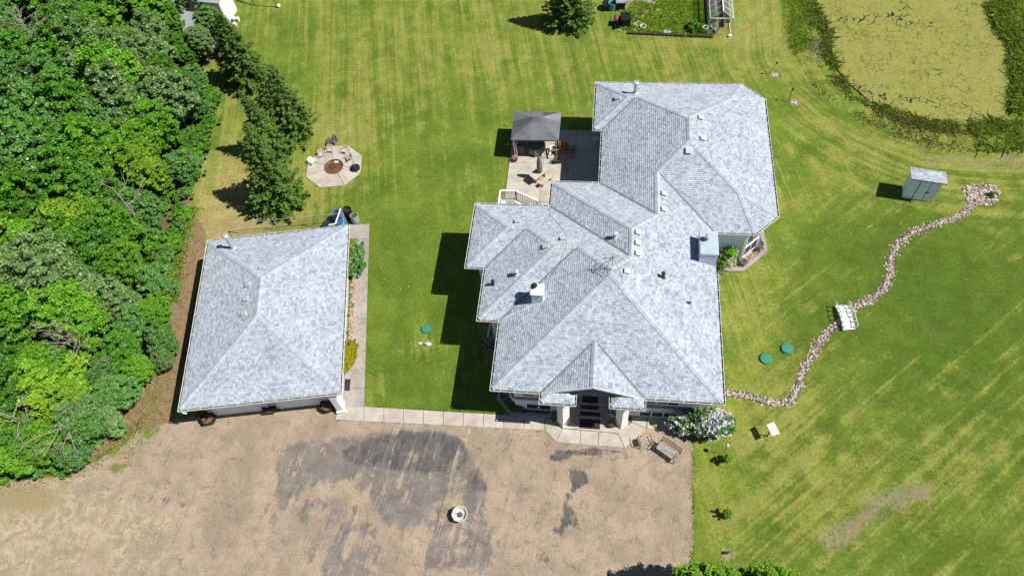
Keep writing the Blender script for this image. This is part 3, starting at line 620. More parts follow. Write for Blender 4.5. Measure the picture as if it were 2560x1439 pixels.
def obox(mb, o, U, V, N, x0, y0, z0, x1, y1, z1, tone=0.):
    n = len(mb.v)
    for z in (z0, z1):
        for (x, y) in ((x0, y0), (x1, y0), (x1, y1), (x0, y1)): mb.v.append(tuple(o+U*x+V*y+N*z))
    mb.f += [tuple(n+i for i in q) for q in ((0,3,2,1),(4,5,6,7),(0,1,5,4),(1,2,6,5),(2,3,7,6),(3,0,4,7))]; mb.t += [tone]*6; return mb
def inset(poly, d):
    n = len(poly); out = []
    for i in range(n):
        p0, p1, p2 = (Vector(poly[(i+k) % n]) for k in (-1, 0, 1)); a = (p1-p0).normalized(); b = (p2-p1).normalized(); na = Vector((-a.y, a.x)); nb = Vector((-b.y, b.x))
        q = (na+nb); q = q*(d/ (1+na.dot(nb))); out.append((p1.x+q.x, p1.y+q.y))
    return out
def gutter(root, edges, z, lip=M['white'], ext=None):
    """one gutter part per eave edge, with its dirt bed; edges run counter-clockwise round the house"""
    for (ax, ay), (bx, by) in edges:
        d = Vector((bx-ax, by-ay)).normalized(); n = Vector((d.y, -d.x)); g = MB(); bed = MB()
        def q(t, o): return (ax+d.x*t+n.x*o, ay+d.y*t+n.y*o)
        L = math.hypot(bx-ax, by-ay)
        def strip(mb, o0, o1, z0, z1, t0=0., t1=None):
            t1 = L if t1 is None else t1; a, b, c, e = q(t0, o0), q(t1, o0), q(t1, o1), q(t0, o1); mb.prism([a, e, c, b], z0, z1)
        strip(g, -.02, .012, z-.17, z-.012, .0, L); strip(g, .10, .118, z-.10, z+.0, -.10, L+.10); strip(g, .012, .10, z-.10, z-.09)
        t = .5
        while t < L: strip(g, .012, .10, z-.012, z-.002, t, t+.03); t += .75
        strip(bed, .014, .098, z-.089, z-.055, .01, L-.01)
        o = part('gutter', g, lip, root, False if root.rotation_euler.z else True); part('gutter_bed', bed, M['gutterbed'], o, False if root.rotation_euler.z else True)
def window(root, a, b, z0, z1, panes, out=.03, world=True, frame=None):
    """window in the wall line a->b (outside on the right hand of a->b)"""
    d = Vector((b[0]-a[0], b[1]-a[1])); L = d.length; d.normalize(); n = Vector((d.y, -d.x)); f = MB()
    def q(t, o, z): return Vector((a[0]+d.x*t+n.x*o, a[1]+d.y*t+n.y*o, z))
    def bx(mb, t0, t1, o0, o1, za, zb): mb.prism([tuple(q(t0, o0, 0))[:2], tuple(q(t0, o1, 0))[:2], tuple(q(t1, o1, 0))[:2], tuple(q(t1, o0, 0))[:2]][::1], za, zb)
    w_ = .06
    bx(f, 0, L, 0, out+.03, z0-.05, z0); bx(f, 0, L, 0, out+.02, z1, z1+.05)
    pw = (L-w_*(panes+1))/panes
    for k in range(panes+1): bx(f, k*(pw+w_), k*(pw+w_)+w_, 0, out+.02, z0, z1)
    o = part('window', f, frame or M['white'], root, world)
    for k in range(panes):
        g = MB(); t0 = k*(pw+w_)+w_; bx(g, t0, t0+pw, 0, out, z0, z1); part('pane', g, M['glass'], o, world)
    return o

# ================================================================== HOUSE
EAVE = 4.0; SL = .40
HP = {'F': (0, 1, -17.), 'R': (-1, 0, 7.02), 'L1': (1, 0, 5.69), 'L2': (1, 0, 7.02), 'L3': (1, 0, 8.23), 'B1': (0, -1, 30.12), 'M2': (0, 1, -21.43), 'M3': (0, 1, -25.15),
      'B2': (0, -1, 32.2), 'L4': (1, 0, 3.36), 'L5': (1, 0, .19), 'RW': (-1, 0, 10.97), 'FW': (0, 1, -28.5), 'BW': (0, -1, 41.7),
      'C1': (-.7071, .7071, -.7071*(28.5-9.53)), 'C2': (-.7071, -.7071, .7071*(9.51+41.7)), 'L6': (1, 0, .79), 'M6': (0, 1, -37.06),
      'GB': (0, -1, 24.), 'GL': (1, 0, 2.87), 'GR': (-1, 0, 2.76), 'RF': (0, 1, -16.38), 'RA': (-1, 0, -1.03), 'RB': (1, 0, -.99)}
kk = list(HP); ix = lambda s_: [kk.index(a) for a in s_.split()]
HR = Roof([HP[k] for k in kk], [(ix('F R L1 B1'), None), (ix('M2 L2 B1 R'), None), (ix('M3 L3 B1 R'), None), (ix('F R L4 B2'), None), (ix('F R L5 BW'), None), (ix('L5 RW FW BW C1 C2'), None), (ix('L6 M6 BW RW C2'), None),
           (ix('GL GR GB'), (0, 1, -16.9)), (ix('RF GL RA'), (0, -1, 16.97)), (ix('RF GR RB'), (0, -1, 16.97))], EAVE, SL, (-8.3, 16.3, 11, 41.8))
house = thing('house', 'large grey-shingled bungalow with many hips and a front entry gable', 'house', (0, 25, 0))
HR.build(house, 3, (0, 10), 300)
EV = [(-5.69, 17.), (7.02, 17.), (7.02, 28.5), (9.53, 28.5), (10.97, 29.94), (10.97, 40.24), (9.51, 41.7), (-.79, 41.7), (-.79, 37.06), (-.19, 37.06), (-.19, 32.2), (-3.36, 32.2), (-3.36, 30.12), (-8.23, 30.12), (-8.23, 25.15), (-7.02, 25.15), (-7.02, 21.43), (-5.69, 21.43)]
WL = inset(EV, .58)
WL = [(-4.62, 17.58), (-5.11, 18.25)][::-1]+WL[1:]      # chamfered bay at the front left corner
wall = MB()
# walls as a ring, open at the entry recess
ring = [(-5.11, 18.25), (-4.62, 17.58), (-1.35, 17.58), (-1.35, 19.3), (1.3, 19.3), (1.3, 17.58)]+WL[2:]
ring = [tuple(p) for p in ring]
wall.prism(ring, -.2, EAVE-.16)
part('wall', wall, M['siding'], house)
sof = MB(); sof.face([(p[0], p[1], EAVE-.15) for p in EV[::-1]]); sof.face([(x, y, EAVE-.15) for x, y in [(-2.87, 16.95), (-1.03, 16.95), (-1.03, 16.38), (-2.87, 16.38)]]); sof.face([(x, y, EAVE-.15) for x, y in [(.99, 16.95), (2.76, 16.95), (2.76, 16.38), (.99, 16.38)]])
part('soffit', sof, M['soffit'], house)
ge = [((-5.69, 17.), (-2.99, 17.)), ((-2.87, 16.38), (-1.03, 16.38)), ((-2.87, 17.0), (-2.87, 16.38)), ((-1.03, 16.38), (-1.03, 16.95)), ((.99, 16.95), (.99, 16.38)), ((.99, 16.38), (2.76, 16.38)), ((2.76, 16.38), (2.76, 17.)), ((2.88, 17.), (7.02, 17.)), ((7.02, 17.), (7.02, 25.3)), ((7.14, 28.5), (9.53, 28.5))]
ge += [(EV[i], EV[(i+1) % len(EV)]) for i in range(3, len(EV))]
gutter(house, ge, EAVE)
rk = MB()
for sx, xe in ((-1, -2.87), (1, 2.76)):
    a = Vector((xe, 16.89, 4.03)); b = Vector((-.055, 16.89, 5.126+.03)); rk.bar(a, b, .03, .16)
part('rake_board', rk, M['white'], house)
cl = MB()                                                 # vaulted porch ceiling
for xe in (-2.7, 2.6): cl.face([(xe, 16.92, 3.98), (xe, 19.2, 3.98), (-.055, 19.2, 5.05), (-.055, 16.92, 5.05)] if xe < 0 else [(-.055, 16.92, 5.05), (-.055, 19.2, 5.05), (xe, 19.2, 3.98), (xe, 16.92, 3.98)])
part('porch_ceiling', cl, M['soffit'], house)
bd = MB(); bd.box(1.32, 17.545, 1.45, 6.0, 17.578, 1.85); bd.box(-4.58, 17.545, 1.45, -1.92, 17.578, 1.85); part('belly_band', bd, M['trimblue'], house)
bd = MB(); bd.prism([(-4.64, 17.56), (-5.13, 18.23), (-5.155, 18.21), (-4.665, 17.54)][::-1], 1.45, 1.85); part('belly_band', bd, M['trimblue'], house)
window(house, (2.72, 17.58), (4.86, 17.58), .28, .92, 3); window(house, (-4.0, 17.58), (-2.45, 17.58), .28, .92, 2)
window(house, (2.9, 17.58), (4.9, 17.58), 2.1, 3.3, 3); window(house, (-4.2, 17.58), (-2.5, 17.58), 2.1, 3.3, 2)
window(house, (6.44, 19.0), (6.44, 21.0), 2.0, 3.3, 2); window(house, (6.44, 22.6), (6.44, 24.4), 2.0, 3.3, 2)
window(house, (10.39, 31.5), (10.39, 34.0), 1.6, 3.2, 3); window(house, (10.39, 35.5), (10.39, 38.4), 1.6, 3.2, 3)
# sunroom corner: glazed bay below the cut corner of the rear wing
c1a, c1b = WL[4], WL[5]
def lerp2(a, b, t): return (a[0]+(b[0]-a[0])*t, a[1]+(b[1]-a[1])*t)
window(house, lerp2(c1a, c1b, .06), lerp2(c1a, c1b, .94), .55, 1.5, 2, .04); window(house, lerp2(c1a, c1b, .06), lerp2(c1a, c1b, .94), 1.75, 3.3, 2, .04)
cb = MB()
for pnt in (c1a, c1b): cb.box(pnt[0]-.08, pnt[1]-.08, 0, pnt[0]+.08, pnt[1]+.08, EAVE-.17)
part('corner_board', cb, M['white'], house)
window(house, (-7.65, 29.2), (-7.65, 26.2), 1.8, 3.2, 2); window(house, (-5.11, 21.2), (-5.11, 19.4), 1.8, 3.2, 2)
# porch: two piers, steps, door
for cx, cy, hd in ((-1.70, 16.90, .36), (1.72, 17.08, .36)):
    dm = lambda q: [(cx, cy-q), (cx+q, cy), (cx, cy+q), (cx-q, cy)]
    part('porch_pier', MB().prism(dm(hd), .26, EAVE-.16), M['stucco'], house); part('pier_base', MB().prism(dm(hd+.06), 0, .255), M['stucco'], house)
part('porch_slab', MB().prism([(-1.74, 16.5), (1.6, 16.42), (2.1, 16.9), (2.1, 17.57), (-1.74, 17.57)], 0, .10), M['concrete'], house)
for y0, z in ((17.2, .27), (17.6, .44), (17.95, .61)): part('porch_step', MB().box(-1.34, y0, .10, 1.29, 19.29, z), M['concrete_grey'], house)
dr = MB(); dr.box(-.62, 19.25, .62, .38, 19.298, 2.75); d_ = part('front_door', dr, M['trimblue'], house); part('door_knob', MB().tube([(.28, 19.25, 1.6), (.28, 19.19, 1.6)], .03), M['galv'], d_)
# chimneys
def chimney(px, pyc, zt, z0, over, flue, fh):
    xs = [G(a, b, zt) for a, b in px]; x0 = (xs[0][0]+xs[3][0])/2; x1 = (xs[1][0]+xs[2][0])/2; y1 = (xs[0][1]+xs[1][1])/2; y0 = (xs[2][1]+xs[3][1])/2
    c = part('chimney', MB().box(x0+over, y0+over, z0, x1-over, y1-over, zt-.05), M['siding'], house)
    part('chimney_cap', MB().prism([(x0, y0), (x1, y0), (x1, y1), (x0, y1)], zt-.05, zt).prism([(x0+.03, y0+.03), (x1-.03, y0+.03), (x1-.03, y1-.03), (x0+.03, y1-.03)], zt+.0001, zt+.03), M['chimcap'] if over < .05 else M['white'], c)
    fx, fy = x0+(x1-x0)*flue[0], y0+(y1-y0)*flue[1]
    part('flue', MB().lathe([(.10, zt), (.10, zt+fh-.1), (.17, zt+fh-.09), (.19, zt+fh-.02), (.12, zt+fh+.05), (.02, zt+fh+.07)], (fx, fy), 14), M['galv'] if over < .05 else M['black'], c)
chimney([(1748, 577.5), (1795, 578.5), (1797, 637), (1750, 636)], 0, 5.3, 0, .03, (.42, .62), .42)
chimney([(1326.5, 709), (1361, 709), (1358.5, 738.5), (1325.5, 736.5)], 0, 5.85, 4.2, .06, (.28, .68), .22)
# roof fittings
def box_vent(px, py, w_=.30, dark=False):
    p = HR.pt(px, py); U, V, N = HR.frame(p.x, p.y); mb = MB(); obox(mb, p, U, V, N, -w_/2, -w_/2, 0, w_/2, w_/2, .16); obox(mb, p, U, V, N, -w_/2-.03, -w_/2-.05, .16, w_/2+.03, w_/2+.03, .185); obox(mb, p, U, V, N, -w_/2-.1, -w_/2-.1, .021, w_/2+.1, w_/2+.1, .03)
    part('roof_vent', mb, M['black'] if dark else M['vent'], house)
for q in [(1750, 297), (1755, 349), (1658, 486), (1658, 525), (1593, 583), (1593, 609), (1593, 635), (1565, 680), (1294, 557), (1408, 600), (1367, 617), (1546, 247)]: box_vent(*q)
box_vent(1722, 377, .36)
def pipe_vent(px, py, h, r_, m='vent', cap=True):
    p = HR.pt(px, py); mb = MB(); mb.lathe([(r_*2.4, p.z-.03), (r_*1.6, p.z+.10), (r_*1.05, p.z+.12), (r_, p.z+h)], (p.x, p.y), 12)
    if cap: mb.lathe([(r_*1.1, p.z+h-.02), (r_*1.9, p.z+h), (r_*1.9, p.z+h+.1), (r_*1.2, p.z+h+.14), (.01, p.z+h+.15)], (p.x, p.y), 12)
    part('vent_pipe', mb, M[m], house, smooth=False)
pipe_vent(1588, 234, .95, .11, 'galv'); pipe_vent(1538, 594, .35, .08); pipe_vent(1292, 687, .35, .08); pipe_vent(1233, 711, .3, .06, 'black'); pipe_vent(1657, 693, .35, .065, 'black'); pipe_vent(1727, 759, .22, .05)
# downpipes and corner elbows
def downpipe(x, y, x2, y2):
    part('downpipe', MB().tube([(x, y, EAVE-.1), (x, y, EAVE-.3), (x2, y2, EAVE-.75), (x2, y2, .15), (x2+(x2-x)*.0-.25, y2, .06)], .045, 8), M['white'], house)
downpipe(-.85, 41.78, -.25, 41.2); downpipe(-3.43, 31.95, -2.84, 31.6); downpipe(-5.75, 21.3, -5.2, 20.6); downpipe(-.15, 37.1, .3, 37.5)
ds = part('downspout_extension', MB().tube([(*G2(1219, 842, .08), .08), (*G2(1224, 818, .1), .1), (*G2(1226, 810, .25), .3)], .045, 8), M['white'], house)
# cables lying on the roof
def cable(pts, r_, m, name='roof_cable'):
    pp = [HR.pt(*q, .045) for q in pts]; out = []
    for a, b in zip(pp[:-1], pp[1:]):
        for k in range(4):
            c = a.lerp(b, k/4); c.z = float(HR.H(np.array([c.x]), np.array([c.y]))[0][0])+.05; out.append(c)
    out.append(pp[-1]); part(name, MB().tube(out, r_, 5), M[m], house)
cable([(1371, 522), (1376, 540), (1392, 556), (1408, 575), (1417, 592), (1416, 616), (1404, 645), (1392, 670), (1372, 700), (1368, 725)], .008, 'tarp')
cable([(1254, 800), (1290, 782), (1330, 764), (1352, 760), (1362, 745), (1385, 738)], .022, 'white')

# ---- roof antenna on its tripod
T = Vector((.72, 23.75, 7.75)); an = thing('roof_antenna', 'black tripod antenna standing on the roof ridge above the entry gable', 'antenna', (T.x, T.y, 6.5))
legs = [HR.pt(1482, 683, .02), HR.pt(1503, 691, .02), HR.pt(1556, 692, .02)]
for l in legs: part('leg', MB().tube([l, T], .013, 6), M['black'], an)
part('mast', MB().tube([T-Vector((0, 0, 1.0)), T+Vector((0, 0, .25))], .015, 6), M['black'], an)
part('boom', MB().tube([T+Vector((.35, .1, -.05)), T+Vector((-1.15, -.15, -.25))], .010, 6), M['black'], an)
el = MB()
for k in range(7): c = (T+Vector((.35, .1, -.05))).lerp(T+Vector((-1.15, -.15, -.25)), k/6); el.tube([c+Vector((.02, .34-.03*k, 0)), c-Vector((.02, .34-.03*k, 0))], .005, 5)
part('dipole_rods', el, M['black'], an)
part('brace', MB().tube([legs[0].lerp(T, .35), legs[1].lerp(T, .35), legs[2].lerp(T, .35), legs[0].lerp(T, .35)], .008, 5), M['black'], an)

# ================================================================== GARAGE
GA = R(10.4); GC = Vector((-20.57, 21.85, 0)); GE = 2.9; gw, gd = 4.775, 6.15
garage = thing('garage', 'detached double garage with pale grey hip roof beside the trees', 'garage', tuple(GC), GA)
GRf = Roof([(0, 1, gd), (-1, 0, gw), (0, -1, gd), (1, 0, gw)], [([0, 1, 2, 3], None)], GE, .38, (-gw, -gd, gw, gd)); GRf.world = False
_ca, _sa = math.cos(GA), math.sin(GA)
def gl(x, y, z=0): return (GC.x+_ca*x-_sa*y, GC.y+_sa*x+_ca*y, z)           # garage -> world
def lg(p): dx, dy = p[0]-GC.x, p[1]-GC.y; return (_ca*dx+_sa*dy, -_sa*dx+_ca*dy)  # world -> garage
GRf.build(garage, 9, lg((-18, 8)), 300)
gev = [(-gw, -gd), (gw, -gd), (gw, gd), (-gw, gd)]
gp = lambda n, mb, m, par=garage, **k: part(n, mb, m, par, False, **k)
gp('soffit', MB().face([(x, y, GE-.15) for x, y in gev[::-1]]), M['soffit'])
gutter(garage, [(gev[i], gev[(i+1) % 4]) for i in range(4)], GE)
x0, x1, y0, y1 = -gw+.6, gw-.6, -gd+.75, gd-.55
wl = MB()
wl.box(x0, y0, 0, x1, y1, GE-.16); gp('wall', wl, M['siding'])
for cx in (-2.05, 1.95):                                   # two recessed sectional doors
    dd = gp('garage_door_trim', MB().box(cx-1.72, y0-.06, 0, cx-1.55, y0-.002, 2.35).box(cx+1.55, y0-.06, 0, cx+1.72, y0-.002, 2.35).box(cx-1.72, y0-.065, 2.35, cx+1.72, y0-.002, 2.5), M['white'])
    for k in range(4): gp('door_panel', MB().box(cx-1.545, y0-.03, .02+k*.58, cx+1.545, y0-.004, .02+k*.58+.565), M['stucco'], dd)
gp('side_pier', MB().box(x1-.25, y0-.75, 0, x1+.12, y0-.01, GE-.16), M['white'])
gp('pier_base', MB().box(x1-.33, y0-.83, 0, x1+.2, y0-.6, .35), M['stucco'])
gp('side_door', MB().box(x1, -3.6, .02, x1+.03, -2.65, 2.1), M['white'])
gp('concrete_base', MB().box(x0-.04, y0-.02, -.1, x1+.04, y1+.04, .14), M['kerb'])
# stove pipe on the rear left slope
lx, ly = lg(G2(583, 620, 3.35)); zb = float(GRf.H(np.array([lx]), np.array([ly]))[0][0])
gp('stove_pipe', MB().lathe([(.24, zb-.08), (.2, zb+.06), (.135, zb+.1), (.135, zb+1.25), (.2, zb+1.27), (.2, zb+1.40), (.13, zb+1.46), (.01, zb+1.48)], (lx, ly), 16), M['galv'], smooth=False)
for q in [(655, 672), (622, 712), (617, 748), (612, 785)]:
    z = GE+.8
    for _ in range(12): wx, wy, _z = G(*q, z); px_, py_ = lg((wx, wy)); z = float(GRf.H(np.array([px_]), np.array([py_]))[0][0])
    U, V, N = GRf.frame(px_, py_); mb = MB(); p = Vector((px_, py_, z)); obox(mb, p, U, V, N, -.14, -.14, 0, .14, .14, .13); obox(mb, p, U, V, N, -.17, -.18, .13, .17, .16, .155); gp('roof_vent', mb, M['vent'])
gp('downpipe', MB().tube([(-gw+.1, -gd-.06, GE-.1), (-gw+.1, -gd-.1, GE-.25), (-gw+.3, -gd-.12, GE-.35)], .05, 8), M['white'])
# lean-to on the back left corner
lt = thing('lean_to', 'low white lean-to against the back left corner of the garage', 'lean-to', gl(-3.4, gd-.1), GA)
part('wall', MB().box(-.85, -.4, 0, .65, .45, 1.5), M['siding'], lt, False)
part('roof_sheet', MB().prism([(-.95, -.45), (.75, -.45), (.75, .55), (-.95, .55)], 1.5, 0, top=[1.72, 1.72, 1.56, 1.56]), M['vent'], lt, False)
# three hexagonal planters in front of the doors
def garage_planter(px, py, lab, empty=False):
    x, y, _ = G(px, py, .0); t = thing('planter_box', lab, 'planter', (x, y, 0), random.random(), 'planter boxes in front of the garage doors')
    t.scale = (1.35,)*3; part('box', MB().lathe([(.24, 0), (.36, .42), (.33, .42), (.30, .30)], (0, 0), 6), M['plastic_black'], t, False)
    part('soil', MB().lathe([(.30, .30), (.29, .36), (.02, .37)], (0, 0), 6), M['soil' if empty else 'rust'], t, False)
    st = MB(); r = random.Random(px)
    for k in range(9): a = r.random()*6.3; st.tube([(0, 0, .36), (math.cos(a)*.12, math.sin(a)*.12, .5), (math.cos(a)*.22, math.sin(a)*.22, .55+.1*r.random())], .012, 4)
    part('dry_stems', st, M['black'], t, False)
garage_planter(527, 1052, 'dark planter box at the left corner of the garage front')
garage_planter(679, 1025, 'dark planter box between the two garage doors', True)
garage_planter(823, 1020, 'dark planter box beside the right garage door')
# dog run fence behind the garage
fa, fb = (-26.23, 29.86), (-18.35, 31.12); fr = thing('dog_run_fence', 'wire dog run fence along the back of the garage', 'fence', (fa[0], fa[1], 0))
fp = [fa, lerp2(fa, fb, .33), lerp2(fa, fb, .68), fb]; back = [gl(-2.5, gd+.05), gl(4.1, gd+.05)]
for p in fp: part('post', MB().tube([(p[0], p[1], 0), (p[0], p[1], 1.25)], .028, 8), M['silver'], fr)
for a, b in zip(fp[:-1], fp[1:]): part('rail', MB().tube([(*a, 1.22), (*b, 1.22)], .02, 6), M['silver'], fr); part('rail', MB().tube([(*a, .06), (*b, .06)], .014, 6), M['silver'], fr)
part('rail', MB().tube([(*fa, 1.22), (back[0][0], back[0][1], 1.22)], .02, 6), M['silver'], fr); part('rail', MB().tube([(*fb, 1.22), (back[1][0], back[1][1], 1.22)], .02, 6), M['silver'], fr)
wm = MB()
for (a, b) in ((fa, fb), (fa, back[0]), (fb, back[1])):
    L = math.dist(a[:2], b[:2]); n = int(L/.10)
    for k in range(n+1):
        p = lerp2(a, b, k/n)
        for sg in (1, -1):
            e = lerp2(a, b, max(0, min(1, (k+sg*12)/n))); f_ = abs((max(0, min(n, k+sg*12))-k))/12
            if f_ > 0: wm.face([(p[0], p[1], .06), (p[0]+.006, p[1], .06), (e[0]+.006, e[1], .06+1.15*f_), (e[0], e[1], .06+1.15*f_)])
part('wire_mesh', wm, M['silver'], fr, kind='stuff')

# ================================================================== PAVING
def slab_set(name, polys, z, m, gap=.012):
    """a paved area: structure Empty with one slab object each"""
    root = bpy.data.objects.new(name, None); COL.objects.link(root); root['kind'] = 'structure'; cx, cy = polys[0][0]; root.location = (cx, cy, 0)
    for p in polys:
        ar = sum(p[i][0]*p[(i+1) % len(p)][1]-p[(i+1) % len(p)][0]*p[i][1] for i in range(len(p)))
        if ar < 0: p = p[::-1]
        q = inset(p, gap); b = inset(p, gap+.012); n = len(q); mb = MB(); zz = z+random.uniform(-.004, .004)
        mb.v += [(v[0], v[1], -.05) for v in q]+[(v[0], v[1], zz-.012) for v in q]+[(v[0], v[1], zz) for v in b]
        for k in range(2):
            for i in range(n): j = (i+1) % n; mb.f.append((k*n+i, k*n+j, k*n+n+j, k*n+n+i))
        mb.f.append(tuple(2*n+i for i in range(n))); mb.t = [0.]*len(mb.f)
        part('slab', mb, m, root)
    return root
def quadgrid(bl, br, tr, tl, us, vs):
    bl, br, tr, tl = map(np.array, (bl, br, tr, tl)); f = lambda u, v: tuple((bl*(1-u)+br*u)*(1-v)+(tl*(1-u)+tr*u)*v)
    return [[f(us[i], vs[j]), f(us[i+1], vs[j]), f(us[i+1], vs[j+1]), f(us[i], vs[j+1])] for i in range(len(us)-1) for j in range(len(vs)-1)]
slab_set('front_walk', quadgrid((-13.9, 16.1), (-2.8, 16.31), (-2.85, 17.13), (-14.1, 17.06), np.linspace(0, 1, 10), [0, 1])+[[(-15.72, 16.08), (-13.9, 16.1), (-14.1, 17.06), (-15.78, 17.02)]], .05, M['concrete'])
A = [[(1362, 1046), (1376, 1047), (1406, 1071), (1390, 1105), (1362, 1076)], [(1406, 1071), (1451, 1075), (1450, 1110), (1390, 1105)], [(1451, 1075), (1497, 1079), (1495, 1114), (1450, 1110)], [(1497, 1079), (1544, 1083), (1562, 1120), (1495, 1114)], [(1544, 1083), (1579, 1055), (1616, 1071), (1562, 1120)], [(1579, 1055), (1580, 1039), (1617, 1042), (1616, 1071)], [(1618, 1042), (1617, 1072), (1700, 1078), (1702, 1047)]]
slab_set('entry_apron', [pix(p) for p in A], .055, M['concrete'])
# walk along the garage: outer edge and inner edge
wo = [(924, 560), (911, 1018)]; wi = [(872, 562), (890, 700), (858, 930), (846, 1010)]
W0, W1 = G2(924, 560), G2(911, 1018); I0, I1 = G2(873, 562), G2(840, 1020)
ts = np.linspace(0, 1, 12)
pw = []
for k in range(11):
    a, b = lerp2(W0, W1, ts[k]), lerp2(W0, W1, ts[k+1]); d = Vector((I0[0]-W0[0], I0[1]-W0[1])); e = Vector((I1[0]-W1[0], I1[1]-W1[1]))
    full = k < 1 or k > 8; f0 = 1. if full else .56
    pw.append([a, (a[0]+(d*(1-ts[k])+e*ts[k]).x*f0, a[1]+(d*(1-ts[k])+e*ts[k]).y*f0), (b[0]+(d*(1-ts[k+1])+e*ts[k+1]).x*f0, b[1]+(d*(1-ts[k+1])+e*ts[k+1]).y*f0), b])
slab_set('garage_walk', pw, .05, M['concrete_grey'])
px_ = [-7.08, -4.5, -2.2, .38]; py_ = [30.72, 33.62, 37.3, 40.76]
slab_set('patio', [[(px_[i], py_[j]), (px_[i+1], py_[j]), (px_[i+1], py_[j+1]), (px_[i], py_[j+1])] for i in range(3) for j in range(3) if not (i == 2 and j == 0)], .06, M['concrete'])
# fire-pit pad: eight wedges
FC = (-20.58, 36.42); OC = [(-22.58, 35.35), (-21.22, 34.35), (-19.34, 34.61), (-18.37, 35.86), (-18.6, 37.63), (-20.0, 38.71), (-21.36, 38.54), (-22.77, 36.97)]
wed = []
for i in range(8):
    a, b = OC[i], OC[(i+1) % 8]; fa_ = .74/math.dist(a, FC); fb_ = .74/math.dist(b, FC); wed.append([a, b, lerp2(FC, b, fb_), lerp2(FC, a, fa_)])
slab_set('fire_pit_pad', wed, .06, M['concrete'])

# ================================================================== STONES
def stone_field(name, pts, m, zf, r0, r1, kind='stuff', seed=1, flat=.55):
    """many small stones in one object: low-poly lumps"""
    r = random.Random(seed); bm = bmesh.new(); bmesh.ops.create_icosphere(bm, subdivisions=1, radius=1); sv = [v.co.copy() for v in bm.verts]; sf = [tuple(v.index for v in f.verts) for f in bm.faces]; bm.free()
    mb = MB()
    for x, y in pts:
        s_ = r.uniform(r0, r1); an = r.random()*6.28; ca, sa = math.cos(an), math.sin(an); sx, sy, sz = s_*r.uniform(.8, 1.3), s_*r.uniform(.6, 1.0), s_*r.uniform(flat*.7, flat*1.3); n = len(mb.v); tone = r.random()
        for c in sv:
            k = r.uniform(.82, 1.15); a, b = c.x*sx*k, c.y*sy*k; mb.v.append((x+ca*a-sa*b, y+sa*a+ca*b, zf+sz*.5+c.z*sz*k))
        for f in sf: mb.f.append(tuple(n+i for i in f)); mb.t.append(tone)
    return mb
def scatter_line(line, half, dens, seed, taper=None):
    r = random.Random(seed); out = []
    for a, b in zip(line[:-1], line[1:]):
        L = math.dist(a, b); d = ((b[0]-a[0])/L, (b[1]-a[1])/L)
        for k in range(int(L*2*half*dens)+(r.random() < (L*2*half*dens) % 1)):
            t = r.random(); o = r.uniform(-half, half)*r.uniform(.85, 1.08) if dens < 100 else max(-1.8*half, min(1.8*half, r.gauss(0, half*.62))); out.append((a[0]+(b[0]-a[0])*t-d[1]*o, a[1]+(b[1]-a[1])*t+d[0]*o))
    return out
def scatter_poly(poly, n, seed):
    r = random.Random(seed); xs = [p[0] for p in poly]; ys = [p[1] for p in poly]; out = []
    while len(out) < n:
        X = np.array([r.uniform(min(xs), max(xs)) for _ in range(n*2)]); Y = np.array([r.uniform(min(ys), max(ys)) for _ in range(n*2)]); k = inpoly(X, Y, poly); out += list(zip(X[k], Y[k]))
    return out[:n]
def stuff(name, mb, m, label=None):
    o = link(name, mb.mesh(name, m)); o['kind'] = 'stuff'
    if label: o['label'] = label; 
    return o
cs = MB()
for (a, b), (c_, d_) in zip(zip(CREEK[:-1], CREEK[1:]), zip(CREEK[1:], CREEK[2:]+[CREEK[-1]])):
    n0 = Vector((-(b[1]-a[1]), b[0]-a[0])).normalized()*.24; cs.face([(a[0]-n0.x, a[1]-n0.y, .006), (b[0]-n0.x, b[1]-n0.y, .006), (b[0]+n0.x, b[1]+n0.y, .006), (a[0]+n0.x, a[1]+n0.y, .006)])
o = link('creek_soil', cs.mesh('creek_soil', M['soil'])); o['kind'] = 'structure'
stuff('stone_creek_bed', stone_field('s', scatter_line(CREEK, .235, 150, 3), M['rock'], -.015, .03, .085, seed=4), M['rock'], 'dry creek of pale stones winding across the lawn')
RB = pix([(2405, 475), (2420, 462), (2450, 458), (2490, 465), (2502, 485), (2490, 508), (2465, 515), (2430, 510), (2412, 500)])
stuff('rock_bed', stone_field('s', scatter_poly(RB, 330, 5), M['rock'], 0, .05, .12, seed=6), M['rock'], 'round bed of stones at the end of the creek')
GB_ = [gl(4.32, -3.9), gl(5.45, -3.9), gl(5.45, 5.0), gl(4.32, 5.0)]
stuff('gravel_bed', stone_field('s', scatter_poly([p[:2] for p in GB_], 2300, 7), M['bedrock'], .0, .035, .075, seed=8), M['bedrock'], 'strip of pink gravel between garage and walk')
dk = MB()
for k, (px, py) in enumerate([(866, 712), (868, 725), (868, 832), (864, 838), (862, 842), (871, 790)]):
    x, y = G2(px, py); single('boulder', MB().blob((x, y, .1), .11, k, 1, .3, (1.1, .8, .8)), M['dark_rock'], ['dark stone nearest the green shrub in the gravel strip', 'dark stone just below the uppermost one in the gravel strip', 'dark stone in the lower gravel strip', 'dark stone beside the lower ones in the gravel strip', 'dark stone nearest the golden shrub', 'dark stone midway along the gravel strip'][k], 'stone', (x, y, 0), group='dark stones in the gravel strip')
